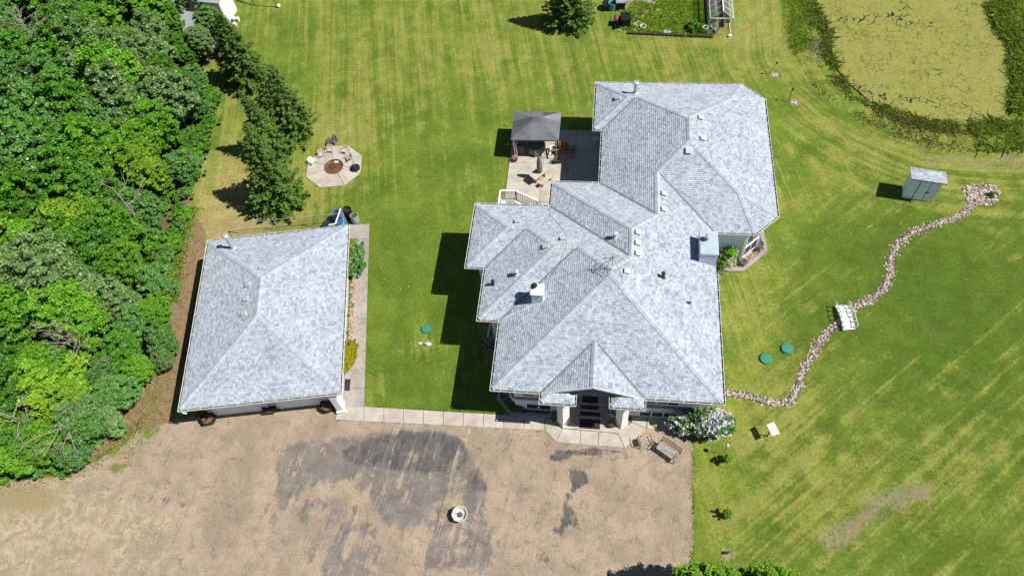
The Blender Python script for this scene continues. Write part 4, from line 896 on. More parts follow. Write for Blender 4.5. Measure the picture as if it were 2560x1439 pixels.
# planting beds with concrete kerbs, front left and at the sunroom
def kerb_run(name, pts, label, wd=.2, ht=.16, closed=False):
    t = thing(name, label, 'kerb', (*pts[0], 0))
    for a, b in zip(pts[:-1], pts[1:]): 
        d = Vector((b[0]-a[0], b[1]-a[1])).normalized(); n = Vector((-d.y, d.x))*wd/2; e = d*wd*.28
        part('kerb_stone', MB().prism([(a[0]-n.x-e.x, a[1]-n.y-e.y), (b[0]-n.x+e.x, b[1]-n.y+e.y), (b[0]+n.x+e.x, b[1]+n.y+e.y), (a[0]+n.x-e.x, a[1]+n.y-e.y)][::-1][::-1], -.05, ht+random.uniform(-.004, .004)), M['kerb'], t)
kerb_run('bed_kerb', [(-5.8, 19.6), (-5.78, 18.1), (-4.9, 17.2), (-2.55, 17.2), (-2.5, 17.55)], 'concrete kerb round the planting bed left of the entry')
stuff('bed_rocks', stone_field('s', scatter_poly([(-5.6, 18.2), (-4.85, 17.35), (-2.6, 17.35), (-2.6, 17.55), (-4.6, 17.55), (-5.15, 18.2), (-5.15, 19.4), (-5.6, 19.4)], 260, 9), M['dark_rock'], .02, .04, .09, seed=10), M['dark_rock'], 'rocks in the shaded bed left of the entry')
kc = [G2(1902, 575), G2(1913, 628), G2(1857, 676), G2(1822, 676), G2(1800, 672)]
kerb_run('bed_kerb', kc, 'concrete kerb round the rock bed at the sunroom corner', .26, .14)
stuff('bed_rocks', stone_field('s', scatter_poly([G2(1895, 600), G2(1908, 626), G2(1856, 672), G2(1805, 672), G2(1812, 640), G2(1850, 645)], 520, 11), M['bedrock'], .01, .04, .085, seed=12), M['bedrock'], 'pink rocks in the bed at the sunroom corner')
stuff('bed_rocks', stone_field('s', scatter_poly([G2(1200, 845), G2(1240, 845), G2(1240, 880), G2(1206, 880)], 120, 13), M['dark_rock'], .0, .04, .08, seed=14), M['dark_rock'], 'rocks in the shaded corner left of the house')
for k, (px, py, r_, lab) in enumerate([(1050, 859, .13, 'small white stone on the lawn below the round green lid'), (1070, 861, .19, 'larger white stone on the lawn below the round green lid')]):
    x, y = G2(px, py); single('white_stone', MB().blob((x, y, r_*.5), r_, k+3, 2, .25, (1.2, .75, .7)), M['stone_white'], lab, 'stone', (x, y, 0))

# ================================================================== LAWN THINGS
for k, (px, py, r_, lab) in enumerate([(1065, 821, .31, 'round green access lid on the lawn left of the house'), (1968, 870, .36, 'green access lid nearer the stone creek'), (1915, 895, .36, 'green access lid nearer the house')]):
    x, y, _ = G(px, py, .1); t = thing('access_lid', lab, 'lid', (x, y, 0), 0, 'green septic access lids')
    part('riser', MB().lathe([(r_*.92, -.05), (r_*.92, .09)], (0, 0), 28), M['plastic_green'], t, False)
    part('lid', MB().lathe([(r_, .09), (r_, .115), (r_*.93, .135), (r_*.3, .15), (.01, .152)], (0, 0), 28), M['plastic_green'], t, False)
    for a in range(6): part('bolt', MB().lathe([(.02, .13), (.02, .15)], (math.cos(a*1.047)*r_*.85, math.sin(a*1.047)*r_*.85), 6), M['black'], t, False)
# octagonal planter on the drive
x, y, _ = G(1152, 1290); t = thing('octagonal_planter', 'white octagonal concrete planter standing on the gravel drive', 'planter', (x, y, 0), R(12)); t.scale = (.8, .8, .85)
part('bowl', MB().lathe([(.40, 0), (.56, .45), (.58, .62), (.52, .62), (.42, .42), (.16, .34)], (0, 0), 8), M['stone_white'], t, False)
part('inner_pot', MB().lathe([(.15, .3), (.18, .46), (.165, .46), (.15, .41)], (0, 0), 16), M['plastic_black'], t, False); part('soil', MB().lathe([(.155, .36), (.15, .43), (.01, .44)], (0, 0), 14), M['rust'], t, False)
part('blue_tool', MB().tube([(-.14, .08, .47), (-.4, .14, .53)], .018, 6), M['plastic_blue'], t, False)
# white panel on a post
x, y, _ = G(1917, 1090); t = thing('dish_antenna', 'flat white rectangular dish panel on a short pole on the lawn', 'dish', (x, y, 0))
part('pole', MB().tube([(0, 0, 0), (.02, .0, .75), (.12, .04, .95)], .035, 8), M['black'], t, False)
c = Vector(G(1933, 1072, 1.05))-Vector((x, y, 0)); U = Vector((.36, -.93, -.05)).normalized(); V = Vector((.93, .36, .0)).normalized(); N = U.cross(V); N = -N if N.z < 0 else N
V = (V+N*.25).normalized(); N = U.cross(V); N = -N if N.z < 0 else N
part('panel', obox(MB(), c, U, V, N, -.36, -.22, 0, .36, .22, .035), M['plastic_white'], t, False); part('bracket', obox(MB(), c, U, V, N, -.07, -.07, -.1, .07, .07, -.002), M['silver'], t, False)
part('guy_foot', MB().tube([(0, 0, .3), (.3, .2, 0)], .015, 5).tube([(0, 0, .3), (-.05, -.3, 0)], .015, 5), M['black'], t, False)
# globe lamp on a stake
x, y = 7.3, 15.62; x, y, _ = (7.58, 15.62, 0); t = thing('garden_lamp', 'small globe lamp on a thin stake beside the first sapling', 'lamp', (x, y, 0))
part('stake', MB().tube([(0, 0, 0), (.02, 0, 1.25)], .012, 6), M['black'], t, False); part('globe', MB().lathe([(.01, 1.24), (.09, 1.27), (.12, 1.36), (.09, 1.45), (.01, 1.48)], (0.02, 0), 14), M['galv'], t, False, smooth=True)
# two stake lights by the pond with their stone piles
for (b, tp, lab) in (((1922, 187), (1942, 159), 'leaning black stake light beside stones, nearer the garden'), ((1971, 254), (1981, 225), 'black stake light beside stones, nearer the house')):
    bx_, by_, _ = G(*b); tx, ty, tz = G(*tp, 1.15); t = thing('stake_light', lab, 'stake light', (bx_, by_, 0), 0, 'stake lights by the pond')
    part('stake', MB().tube([(bx_, by_, 0), (tx, ty, tz)], .022, 6), M['black'], t); part('lamp_head', MB().tube([(tx, ty, tz-.06), (tx+.03, ty, tz+.1)], [.05, .09], 8), M['black'], t)
    st = stone_field('s', [(bx_+.12+random.random()*.55, by_-.22+random.random()*.3) for _ in range(26)], M['rock'], 0, .05, .11, seed=int(b[0])); o = part('stones', st, M['rock'], t, kind='stuff')
# benches by the entry
def slatted_bench(name, lab, a, b, depth, back, m_seat, nsl=5, seat_z=.44, toward=1):
    """a,b: ends of the rear seat edge"""
    a, b = Vector(a), Vector(b); d = (b-a).normalized(); n = Vector((d.y, -d.x))*toward; L = (b-a).length; t = thing(name, lab, 'bench', (a.x, a.y, 0), math.atan2(d.y, d.x))
    sg = 1 if Vector((-d.y, d.x)).dot(n) > 0 else -1      # local +y is left of d
    for k in range(nsl): y0 = k*depth/nsl; part('seat_slat', MB().box(0.04, min(sg*y0, sg*(y0+depth/nsl-.018)), seat_z, L-.04, max(sg*y0, sg*(y0+depth/nsl-.018)), seat_z+.03), m_seat, t, False)
    for xx in (.06, L-.10):
        part('end_frame', MB().tube([(xx, -sg*.06, 0), (xx, 0, .25), (xx, 0, seat_z-.01), (xx, sg*depth, seat_z-.01), (xx, sg*(depth+.02), 0)], .025, 6).tube([(xx, -sg*.05, seat_z+.24), (xx, sg*depth*.5, seat_z+.27), (xx, sg*(depth+.03), seat_z+.22), (xx, sg*depth, seat_z)], .022, 6), M['wood_dark'] if back else M['black'], t, False)
    if back:
        bk = part('back_frame', MB().tube([(.08, -sg*.02, seat_z), (.08, -sg*.16, seat_z+.46)], .022, 6).tube([(L-.08, -sg*.02, seat_z), (L-.08, -sg*.16, seat_z+.46)], .022, 6).tube([(.06, -sg*.16, seat_z+.46), (L/2, -sg*.17, seat_z+.52), (L-.06, -sg*.16, seat_z+.46)], .022, 6).tube([(.06, -sg*.07, seat_z+.14), (L-.06, -sg*.07, seat_z+.14)], .018, 6), M['wood_dark'], t, False)
        sc = MB(); n_ = 7
        for k in range(n_):
            cx = .14+(L-.28)*(k+.5)/n_; w_ = (L-.28)/n_/2
            sc.tube([(cx+w_*math.cos(q)*.95, -sg*(.115), seat_z+.30+.13*math.sin(q)) for q in np.linspace(0, 6.283, 11)], .012, 4); sc.tube([(cx-w_*.6, -sg*.09, seat_z+.16), (cx+w_*.5, -sg*.15, seat_z+.44)], .010, 4)
        part('scroll_panel', sc, M['wood_dark'], bk, False)
    return t
slatted_bench('garden_bench', 'small weathered slatted bench without a back near the entry apron', (2.62, 16.02), (3.45, 16.3), .46, False, M['wood_grey'], 4, .42)
slatted_bench('garden_bench', 'long weathered bench with scrolled black back beside the lilac', (3.95, 15.98), (5.12, 15.2), .52, True, M['wood_grey'], 5, .43)
# small white arched bridge over the creek
ba, bb = Vector((15.38, 25.98, 0)), Vector((15.66, 24.2, 0)); d = (bb-ba).normalized(); n = Vector((-d.y, d.x, 0)); L = (bb-ba).length; t = thing('footbridge', 'small white arched footbridge crossing the stone creek', 'bridge', tuple((ba+bb)/2), math.atan2(d.y, d.x))
def arch(x): return .12+.20*(1-(2*x/L)**2)
for k in range(12):
    x0_, x1_ = -L/2+L*k/12+.008, -L/2+L*(k+1)/12-.008; part('deck_board', MB().slab([(x0_, -.36, arch(x0_)), (x1_, -.36, arch(x1_)), (x1_, .36, arch(x1_)), (x0_, .36, arch(x0_))], (0, 0, 1), .03), M['wood_white'], t, False)
for sy in (-.38, .38):
    rl = MB(); rl.tube([(x_, sy*1.08, arch(x_)+.42+.05*math.cos(x_*7)) for x_ in np.linspace(-L/2, L/2, 17)], .022, 6); part('hand_rail', rl, M['wood_white'], t, False)
    part('beam', MB().tube([(x_, sy, arch(x_)-.03) for x_ in np.linspace(-L/2, L/2, 13)], .035, 6), M['trimblue'], t, False)
    for k in range(6): x_ = -L/2+L*(k+.2)/5.4; part('baluster', MB().bar((x_, sy, arch(x_)-.02), (x_, sy*1.08, arch(x_)+.44), .05, .05), M['wood_white'], t, False)
# little blue shed with lean-to roof
sh = thing('garden_shed', 'small pale blue shed with a sloping shingled roof on the lawn', 'shed', (*G2(2255, 494), 0), R(-10.5))
SWd, SDp = 1.9, 1.05
part('wall', MB().prism([(0, 0), (SWd, 0), (SWd, SDp), (0, SDp)], .04, 0, top=[2.05, 2.05, 1.82, 1.82]), M['bluewood'], sh, False)
dd = part('door', MB().box(.62, -.035, .1, 1.24, -.002, 1.95), M['bluewood'], sh, False); part('door_gap', MB().box(.585, -.02, .06, .617, -.003, 1.98).box(1.243, -.02, .06, 1.275, -.003, 1.98), M['black'], sh, False); part('latch', MB().box(1.16, -.07, .9, 1.4, -.04, .95), M['black'], dd, False)
part('skid', MB().box(-.02, -.02, -.02, SWd+.02, SDp+.02, .038), M['trimblue'], sh, False)
rf = part('roof', MB().slab([(-.14, -.2, 2.09), (SWd+.2, -.2, 2.09), (SWd+.2, SDp+.1, 1.80), (-.14, SDp+.1, 1.80)], (0, 0, 1), .07), M['trimblue'], sh, False)
tb = MB(); r = random.Random(3)
for k in range(9):
    u = -.15
    while u < SWd+.2:
        w_ = r.uniform(.16, .3); y0_ = SDp+.1-k*(1.3/9); y1_ = y0_-1.3/9; f = lambda y_: 2.163-(y_+.2)/1.3*.29; u1 = min(u+w_, SWd+.21); tb.face([(u, y0_, f(y0_)+.018), (u, y1_, f(y1_)+.003), (u1, y1_, f(y1_)+.003), (u1, y0_, f(y0_)+.018)][::1], r.random()); u += w_+.006
part('shingle_field', tb, M['shingle'], rf, False, kind='stuff')
# ================================================================== PATIO
gz = thing('gazebo', 'dark soft-top gazebo standing over the back of the patio', 'gazebo', (-5.1, 39.2, .06))
e0 = [(-6.86, 37.76), (-3.35, 37.79), (-3.35, 40.63), (-6.86, 40.62)]; t0 = [(-5.52, 38.92), (-4.66, 38.92), (-4.66, 39.5), (-5.52, 39.5)]; ze, zt_ = 2.06, 2.66
for i in range(4):
    a, b, c, d_ = e0[i], e0[(i+1) % 4], t0[(i+1) % 4], t0[i]
    sp = [(0, .38), (.38, .62), (.62, 1)]; tp = [(0, 0.), (0., 1.), (1., 1.)]
    for (u0, u1), (v0, v1) in zip(sp, tp):
        P0 = (*lerp2(a, b, u0), ze); P1 = (*lerp2(a, b, u1), ze); P2 = (*lerp2(d_, c, v1), zt_); P3 = (*lerp2(d_, c, v0), zt_); pts = [P0, P1, P2, P3] if v0 != v1 else [P0, P1, P2]
        mb = MB(); mid = Vector((0, 0, 0)); mb.slab(pts, (0, 0, -1), .006); part('canopy_panel', mb, M['canopy'], gz)
v0_ = [(-5.5, 38.94), (-4.68, 38.94), (-4.68, 39.5), (-5.5, 39.5)]
vt = MB()
for i in range(4): a, b = v0_[i], v0_[(i+1) % 4]; vt.face([(*a, 2.672), (*b, 2.672), (-4.85 if i in (0, 1) else -5.33, 39.21, 2.80), (-5.33 if i in (0, 3) else -4.85, 39.21, 2.80)] if i % 2 == 0 else [(*a, 2.672), (*b, 2.672), (-4.85 if i == 1 else -5.33, 39.21, 2.80)])
part('vent_top', vt, M['canopy'], gz)
part('valance', MB().prism(e0, 1.9, 2.05) if False else MB().slab([(*e0[0], 1.93), (*e0[1], 1.93), (*e0[1], 2.055), (*e0[0], 2.055)], (0, -1, 0), .006).slab([(*e0[1], 1.93), (*e0[2], 1.93), (*e0[2], 2.055), (*e0[1], 2.055)], (1, 0, 0), .006).slab([(*e0[3], 1.93), (*e0[0], 1.93), (*e0[0], 2.055), (*e0[3], 2.055)], (-1, 0, 0), .006), M['canopy'], gz)
for (x_, y_) in ((-6.68, 37.75), (-3.54, 37.75), (-3.54, 40.4), (-6.68, 40.4)):
    p = part('post', MB().tube([(x_, y_, .06), (x_, y_, 2.05)], .03, 8), M['galv'], gz); part('foot_plate', MB().box(x_-.1, y_-.1, .062, x_+.1, y_+.1, .075), M['black'], p)
    ar = MB(); ar.tube([(x_, y_, 2.0), (lerp2((x_, y_), (-5.1, 39.2), .9)[0], lerp2((x_, y_), (-5.1, 39.2), .9)[1], 2.6)], .018, 6); part('roof_rib', ar, M['black'], gz)
# hanging baskets and curtains on the front posts
def basket(x_, y_, lab, tip):
    t = thing('flower_basket', lab, 'basket', (x_, y_, 0), 0); part('pot', MB().lathe([(.12, .06), (.2, .34), (.21, .36), (.16, .34)], (x_, y_), 12), M['plastic_black'], t)
    fl = MB(); r = random.Random(int(x_*100))
    for k in range(150): a = r.random()*6.28; rr = r.random()**.5*.24; c = Vector((x_+math.cos(a)*rr, y_+math.sin(a)*rr, .36+.22*r.random())); leaf_card(fl, c, .05, r)
    part('flowers', fl, M[tip], t)
def leaf_card(mb, c, s_, r, up=.6, tone=None, asp=1.5):
    n = Vector((r.gauss(0, 1), r.gauss(0, 1), abs(r.gauss(0, 1))+up)).normalized(); a = n.orthogonal().normalized(); a.rotate(Matrix.Rotation(r.random()*6.28, 3, n)); b = n.cross(a); a = a*s_*asp*.5; b = b*s_*.5
    c = Vector(c); mb.face([c-a, c-b*.9+a*.1, c+a, c+b*.9+a*.1], r.random() if tone is None else tone)
basket(-6.62, 37.5, 'pot of pale pink flowers at the left front gazebo post', 'flower_pink'); basket(-3.52, 37.42, 'dark pot with dry plant at the right front gazebo post', 'blade_dry')
x_, y_ = -6.45, 37.95
single('folded_curtain', MB().lathe([(.05, .1), (.11, .5), (.07, 1.2), (.05, 1.95)], (-6.58, 37.86), 9), M['flower_pink'], 'pale pink gathered curtain at the left front gazebo post', 'curtain', (-6.58, 37.86, 0))
# barbecue, covered table, cedar chairs under the gazebo
g = thing('barbecue', 'dark covered barbecue under the left side of the gazebo', 'barbecue', (-6.2, 38.3, .06))
part('cover', MB().prism([(-6.45, 37.98), (-5.95, 38.0), (-5.95, 38.75), (-6.45, 38.75)], .35, 1.1), M['canopy'], g); part('lid', MB().tube([(-6.4, 38.35, 1.05), (-6.0, 38.35, 1.05)], .26, 12), M['canopy'], g)
for sx in (-6.4, -6.0):
    for sy in (38.04, 38.7): part('leg', MB().tube([(sx, sy, .06), (sx, sy, .36)], .02, 6), M['black'], g)
g = thing('covered_table', 'round patio table under a grey tarp beneath the gazebo', 'table', (-5.15, 38.6, .06)); r = random.Random(4)
tv = []
for k in range(20): a = k/20*6.283; rr = .72+.05*math.sin(k*3.1); tv.append((a, rr))
tm = MB(); 
for k in range(20):
    a0, r0_ = tv[k]; a1, r1_ = tv[(k+1) % 20]; p = lambda a, q, z_: (-5.15+math.cos(a)*q, 38.6+math.sin(a)*q, z_); tm.face([p(a0, r0_*.95, .80), p(a1, r1_*.95, .80), (-5.15, 38.6, .86)]); tm.face([p(a0, r0_*1.02, .28+.05*math.sin(k*2)), p(a1, r1_*1.02, .28+.05*math.sin(k*2+2)), p(a1, r1_*.95, .80), p(a0, r0_*.95, .80)])
part('tarp', tm, M['tarp'], g); part('table_base', MB().tube([(-5.15, 38.6, .06), (-5.15, 38.6, .78)], .05, 8), M['black'], g)
def cedar_chair(x_, y_, rz, lab):
    t = thing('cedar_chair', lab, 'chair', (x_, y_, .06), rz, 'cedar chairs on the patio')
    for k in range(5): part('seat_slat', MB().box(-.26+k*.105, -.25, .36, -.165+k*.105, .25, .385), M['wood_red'], t, False)
    for k in range(5): part('back_slat', MB().slab([(-.26+k*.105, .25, .38), (-.165+k*.105, .25, .38), (-.165+k*.105, .45, .95), (-.26+k*.105, .45, .95)], (0, -1, 0), .02), M['wood_red'], t, False)
    for sx in (-.29, .29):
        part('arm_rest', MB().box(sx-.05, -.3, .56, sx+.05, .32, .585), M['wood_red'], t, False)
        for sy in (-.24, .24): part('leg', MB().box(sx-.03, sy-.03, 0, sx+.03, sy+.03, .558), M['wood_red'], t, False)
cedar_chair(-3.72, 38.45, R(-85), 'cedar chair under the right edge of the gazebo'); cedar_chair(-3.0, 38.6, R(95), 'cedar chair in the shade just right of the gazebo'); cedar_chair(-2.55, 38.3, R(80), 'cedar chair in the shade farthest right of the gazebo')
single('folded_lounge', MB().bar((-4.05, 37.72, .3), (-4.0, 38.6, .62), .12, .05).bar((-4.0, 38.6, .62), (-3.6, 38.75, .62), .12, .05), M['wood_white'], 'white folded frame under the gazebo', 'frame', (-4.05, 37.72, .06))
# stone-look picnic table, bench and folded umbrella
pt = thing('patio_table', 'tan stone-look patio table with a folded umbrella through it', 'table', (-4.69, 35.83, .06), math.atan2(36.35-35.32, -4.22+5.16))
part('table_top', MB().prism([(-.70, -.34), (-.62, -.36), (.62, -.36), (.70, -.28), (.70, .28), (.62, .36), (-.62, .36), (-.70, .28)], .66, .72), M['tanstone'], pt, False)
for sx in (-.42, .42):
    q = part('pedestal', MB().box(sx-.05, -.22, 0, sx+.05, .22, .66), M['tanstone'], pt, False)
part('stretcher', MB().box(-.37, -.04, .15, .37, .04, .22), M['tanstone'], pt, False)
pbn = thing('patio_bench', 'tan stone-look bench beside the patio table', 'bench', (-4.13, 35.43, .06), math.atan2(35.9-34.95, -3.70+4.54))
part('seat', MB().prism([(-.64, -.14), (.60, -.16), (.64, -.1), (.64, .12), (.6, .16), (-.64, .14)], .38, .43), M['tanstone'], pbn, False)
for sx in (-.4, .4):
    part('leg', MB().box(sx-.04, -.12, 0, sx+.04, .12, .38), M['tanstone'], pbn, False)
um = thing('folded_umbrella', 'folded dark patio umbrella standing in the tan table', 'umbrella', (-4.62, 35.86, .06))
part('pole', MB().tube([(-4.62, 35.86, .06), (-4.62, 35.86, 2.35)], .022, 8), M['galv'], um)
part('cloth', MB().lathe([(.05, .80), (.21, .88), (.22, 1.3), (.19, 1.8), (.13, 2.3), (.03, 2.48)], (-4.62, 35.86), 11), M['canopy'], um)
part('base', MB().lathe([(.24, .062), (.24, .12), (.05, .16)], (-4.62, 35.86), 14), M['kerb'], um)
# white water barrel at the wall
x_, y_, _ = G(1490, 349, .75); bl_ = thing('patio_side_table', 'round pale blue table against the patio wall', 'table', (x_-.05, y_, .06)); part('top', MB().lathe([(.26, .70), (.27, .73), (.26, .75), (.10, .74)], (0, 0), 20), M['chimcap'], bl_, False); part('pedestal', MB().lathe([(.2, 0), (.06, .08), (.05, .69)], (0, 0), 12), M['chimcap'], bl_, False)
# rear deck with white railings and stairs down to the patio
dk_ = thing('rear_deck', 'small raised rear deck with white railings and stairs', 'deck', (-6.6, 32., 0)); DZ = 1.12
for k in range(13): y_ = 30.14+.04+k*.215; part('deck_board', MB().box(-7.12, y_, DZ-.04, -6.02, y_+.205, DZ), M['wood_grey'], dk_)
part('rim', MB().box(-7.14, 32.93, DZ-.28, -6.0, 32.97, DZ-.045).box(-7.16, 29.6, DZ-.28, -7.125, 32.92, DZ-.045), M['wood_white'], dk_)
for k in range(6): z_ = DZ-.19*(k+1)+.02; part('stair_tread', MB().box(-6.0+k*.27, 31.98, z_-.04, -5.74+k*.27, 32.88, z_), M['wood_grey'], dk_)
for y_ in (31.96, 32.9): part('stringer', MB().slab([(-6.0, y_, DZ-.3), (-4.4, y_, .06), (-4.3, y_, .2), (-6.0, y_, DZ)], (0, 1, 0), .04), M['wood_white'], dk_)
def railing(a, b, z0, z1, n):
    rr = part('hand_rail', MB().bar((*a, z0+.95), (*b, z1+.95), .12, .06), M['plastic_white'], dk_); part('bottom_rail', MB().bar((*a, z0+.12), (*b, z1+.12), .05, .05), M['plastic_white'], rr)
    for k in range(n): q = lerp2(a, b, (k+.5)/n); z_ = z0+(z1-z0)*(k+.5)/n; part('baluster', MB().box(q[0]-.02, q[1]-.02, z_+.13, q[0]+.02, q[1]+.02, z_+.92), M['plastic_white'], rr)
    for q, z_ in ((a, z0), (b, z1)): part('post', MB().box(q[0]-.05, q[1]-.05, max(.06, z_-.6), q[0]+.05, q[1]+.05, z_+.93), M['plastic_white'], rr)
railing((-7.1, 32.93), (-6.05, 32.93), DZ, DZ, 9); railing((-7.1, 30.3), (-7.1, 32.93), DZ, DZ, 18); railing((-6.02, 32.93), (-4.55, 32.93), DZ, .1, 12); railing((-6.02, 31.97), (-4.55, 31.97), DZ, .1, 12)
x_, y_, _ = G(1260, 496, 1.35); pot = thing('deck_pot', 'white pot with dark soil on the rear deck', 'pot', (-6.88, 32.35, DZ)); part('pot', MB().lathe([(.11, 0), (.17, .3), (.18, .32), (.14, .3)], (0, 0), 14), M['plastic_white'], pot, False); part('soil', MB().lathe([(.14, .24), (.14, .29), (.01, .3)], (0, 0), 12), M['black'], pot, False)
single('patio_lantern', MB().lathe([(.1, .06), (.08, .2), (.03, .35), (.01, .38)], (-4.1, 33.1), 8), M['black'], 'small black lantern at the foot of the deck stairs', 'lantern', (-4.1, 33.1, .06))
# ================================================================== FIRE PIT
fp_ = thing('fire_pit', 'round rusty fire pit ring sunk in the concrete pad', 'fire pit', (FC[0], FC[1], 0))
part('ring', MB().lathe([(.74, 0), (.74, .13), (.68, .13), (.68, .02)], FC, 32), M['rust'], fp_); part('ash_bed', MB().lathe([(.67, .01), (.5, .03), (.02, .05)], FC, 24), M['ash'], fp_)
st = MB(); r = random.Random(12)
for k in range(60): a = r.random()*6.28; rr = r.random()*.45; z_ = .05+r.random()*.12; b = r.random()*6.28; l_ = r.uniform(.12, .3); c = Vector((FC[0]+math.cos(a)*rr, FC[1]+math.sin(a)*rr, z_)); st.tube([c, c+Vector((math.cos(b)*l_, math.sin(b)*l_, r.uniform(-.02, .06)))], r.uniform(.008, .02), 5)
part('kindling', st, M['rust'], fp_, kind='stuff')
part('grill_paper', obox(MB(), Vector((FC[0]+.12, FC[1]+.42, .14)), Vector((.94, -.2, .1)).normalized(), Vector((.2, .94, 0)).normalized(), Vector((0, 0, 1)), -.17, -.1, 0, .17, .1, .02), M['plastic_white'], fp_)
def lawn_chair(x_, y_, rz, m, lab, fallen=False, nm='garden_chair'):
    t = thing(nm, lab, 'chair', (x_, y_, .06), rz, 'chairs round the fire pit'); t.scale = (.82, .82, .5)
    part('seat', MB().prism([(-.24, -.22), (.24, -.22), (.22, .2), (-.22, .2)], .36, .40), m, t, False)
    for k in range(5): xx = -.2+k*.1; part('back_slat', MB().bar((xx*.95, .21, .40), (xx*1.1, .34, .88-.03*abs(k-2)), .07, .02), m, t, False)
    for sx in (-1, 1):
        part('arm_rest', MB().tube([(sx*.27, .28, .60), (sx*.29, 0, .62), (sx*.27, -.24, .58), (sx*.26, -.25, .02)], .026, 6), m, t, False); part('leg', MB().tube([(sx*.24, .2, .38), (sx*.28, .3, 0)], .025, 6), m, t, False)
    part('back_rim', MB().tube([(-.25, .25, .58), (-.24, .34, .86), (0, .36, .93), (.24, .34, .86), (.25, .25, .58)], .024, 6), m, t, False)
    if fallen: t.rotation_euler = (R(fallen), 0, rz); t.location.z = .06+.25
    return t
lawn_chair(-22.35, 36.75, R(60), M['plastic_white'], 'white plastic chair on the left side of the fire pit pad'); 
lawn_chair(-21.8, 37.5, R(30), M['tanstone'], 'tan plastic chair between the white chair and the log pile'); lawn_chair(-21.25, 38.0, R(5), M['tanstone'], 'tan plastic chair nearest the log pile')
lawn_chair(-20.05, 37.95, R(-15), M['tanstone'], 'tan plastic chair at the far edge of the fire pit pad'); lawn_chair(-19.55, 37.2, R(-55), M['concrete_grey'], 'grey chair between the fire pit and the umbrella stand')
us_ = thing('umbrella_stand', 'bare umbrella pole in a black round base on the fire pit pad', 'umbrella stand', (-18.85, 36.3, .06))
part('base', MB().lathe([(.36, 0), (.38, .12), (.3, .22), (.06, .26)], (0, 0), 22), M['plastic_black'], us_, False); part('pole', MB().tube([(0, 0, .2), (-.05, .1, 1.2), (-.12, .35, 2.35)], .02, 8), M['galv'], us_, False); part('knob', MB().tube([(.03, .01, .75), (.16, .05, .8)], .04, 8), M['silver'], us_, False)
wp = thing('log_pile', 'small pile of split firewood behind the fire pit pad', 'firewood', (-21.3, 39.05, 0)); r = random.Random(5)
for k in range(26): a = r.uniform(-.5, .5); l_ = r.uniform(.18, .3); c = Vector((-21.3+r.uniform(-.35, .35), 39.05+r.uniform(-.35, .3), .05+.07*(k % 5))); part('log', MB().tube([c-Vector((math.sin(a)*l_, math.cos(a)*l_, r.uniform(-.1, .1))), c+Vector((math.sin(a)*l_, math.cos(a)*l_, r.uniform(-.1, .1)))], r.uniform(.03, .055), 6), M['bark'], wp)
single('green_stake', MB().bar((-21.85, 38.75, .05), (-21.83, 39.25, .08), .05, .05), M['plastic_green'], 'short green stake lying beside the log pile', 'stake', (-21.85, 38.75, 0))
# ================================================================== BARRELS BEHIND THE GARAGE
def barrel(x_, y_, h, r_, m, lab, inner='glass'):
    t = thing('rain_barrel', lab, 'barrel', (x_, y_, 0), 0, 'barrels behind the garage'); part('body', MB().lathe([(r_*.86, 0), (r_, h*.2), (r_*1.03, h*.5), (r_, h*.8), (r_*.95, h), (r_*.88, h), (r_*.88, h*.8)], (0, 0), 22), m, t, False, smooth=False); part('contents', MB().lathe([(r_*.87, h*.7), (r_*.87, h*.82), (.01, h*.82)], (0, 0), 20), M[inner], t, False)
barrel(-19.0, 31.35, .95, .34, M['plastic_blue'], 'blue rain barrel behind the garage'); barrel(-18.3, 31.75, .9, .3, M['plastic_black'], 'black barrel behind the blue rain barrel'); barrel(-17.72, 31.3, .75, .29, M['silver'], 'pale grey drum at the end of the garage walk', 'soil')
t = thing('trash_tub', 'blue plastic tub wedged between the fence and the garage', 'tub', (-18.5, 30.7, 0)); part('tub', MB().lathe([(.26, 0), (.34, .62), (.30, .62), (.26, .3)], (0, 0), 18), M['plastic_blue'], t, False); part('tarp', MB().lathe([(.3, .3), (.2, .5), (.05, .55)], (0, 0), 9), M['plastic_blue'], t, False)
single('leaning_disc', MB().tube([(-19.75, 30.75, .3), (-19.7, 30.68, .32)], .32, 20), M['glass'], 'dark round disc leaning on the dog run fence', 'disc', (-19.75, 30.75, 0))
single('white_pipe', MB().tube([(-18.5, 31.3, 1.45), (-18.36, 29.65, 1.9), (-18.3, 28.8, 2.9)], .055, 8), M['plastic_white'], 'white drain pipe running from the garage eave to the blue barrel', 'pipe', (-18.5, 31.3, 0))
mt = MB().prism([p for p in pix([(851, 948), (877, 948), (875, 977), (849, 977)])][::-1], .056, .068); single('door_mat', mt, M['rubber'], 'dark door mat at the side door of the garage', 'door mat', (*G2(863, 962), .056))
for k, (pp, z_, lab) in enumerate([([(-.74, 16.56), (.47, 16.56), (.47, 17.16), (-.74, 17.16)], .10, 'largest dark mat on the porch slab at the front'), ([(-.75, 17.3), (.46, 17.3), (.46, 17.56), (-.75, 17.56)], .27, 'narrow dark mat on the first porch step'), ([(-.7, 17.66), (.36, 17.66), (.36, 17.9), (-.7, 17.9)], .44, 'narrow dark mat on the second porch step'), ([(-.65, 18.0), (.28, 18.0), (.28, 18.9), (-.65, 18.9)], .61, 'dark mat before the front door')]):
    single('porch_mat', MB().prism(pp, z_+.002, z_+.016), M['rubber'], lab, 'mat', (pp[0][0], pp[0][1], z_), group='mats on the entry steps')
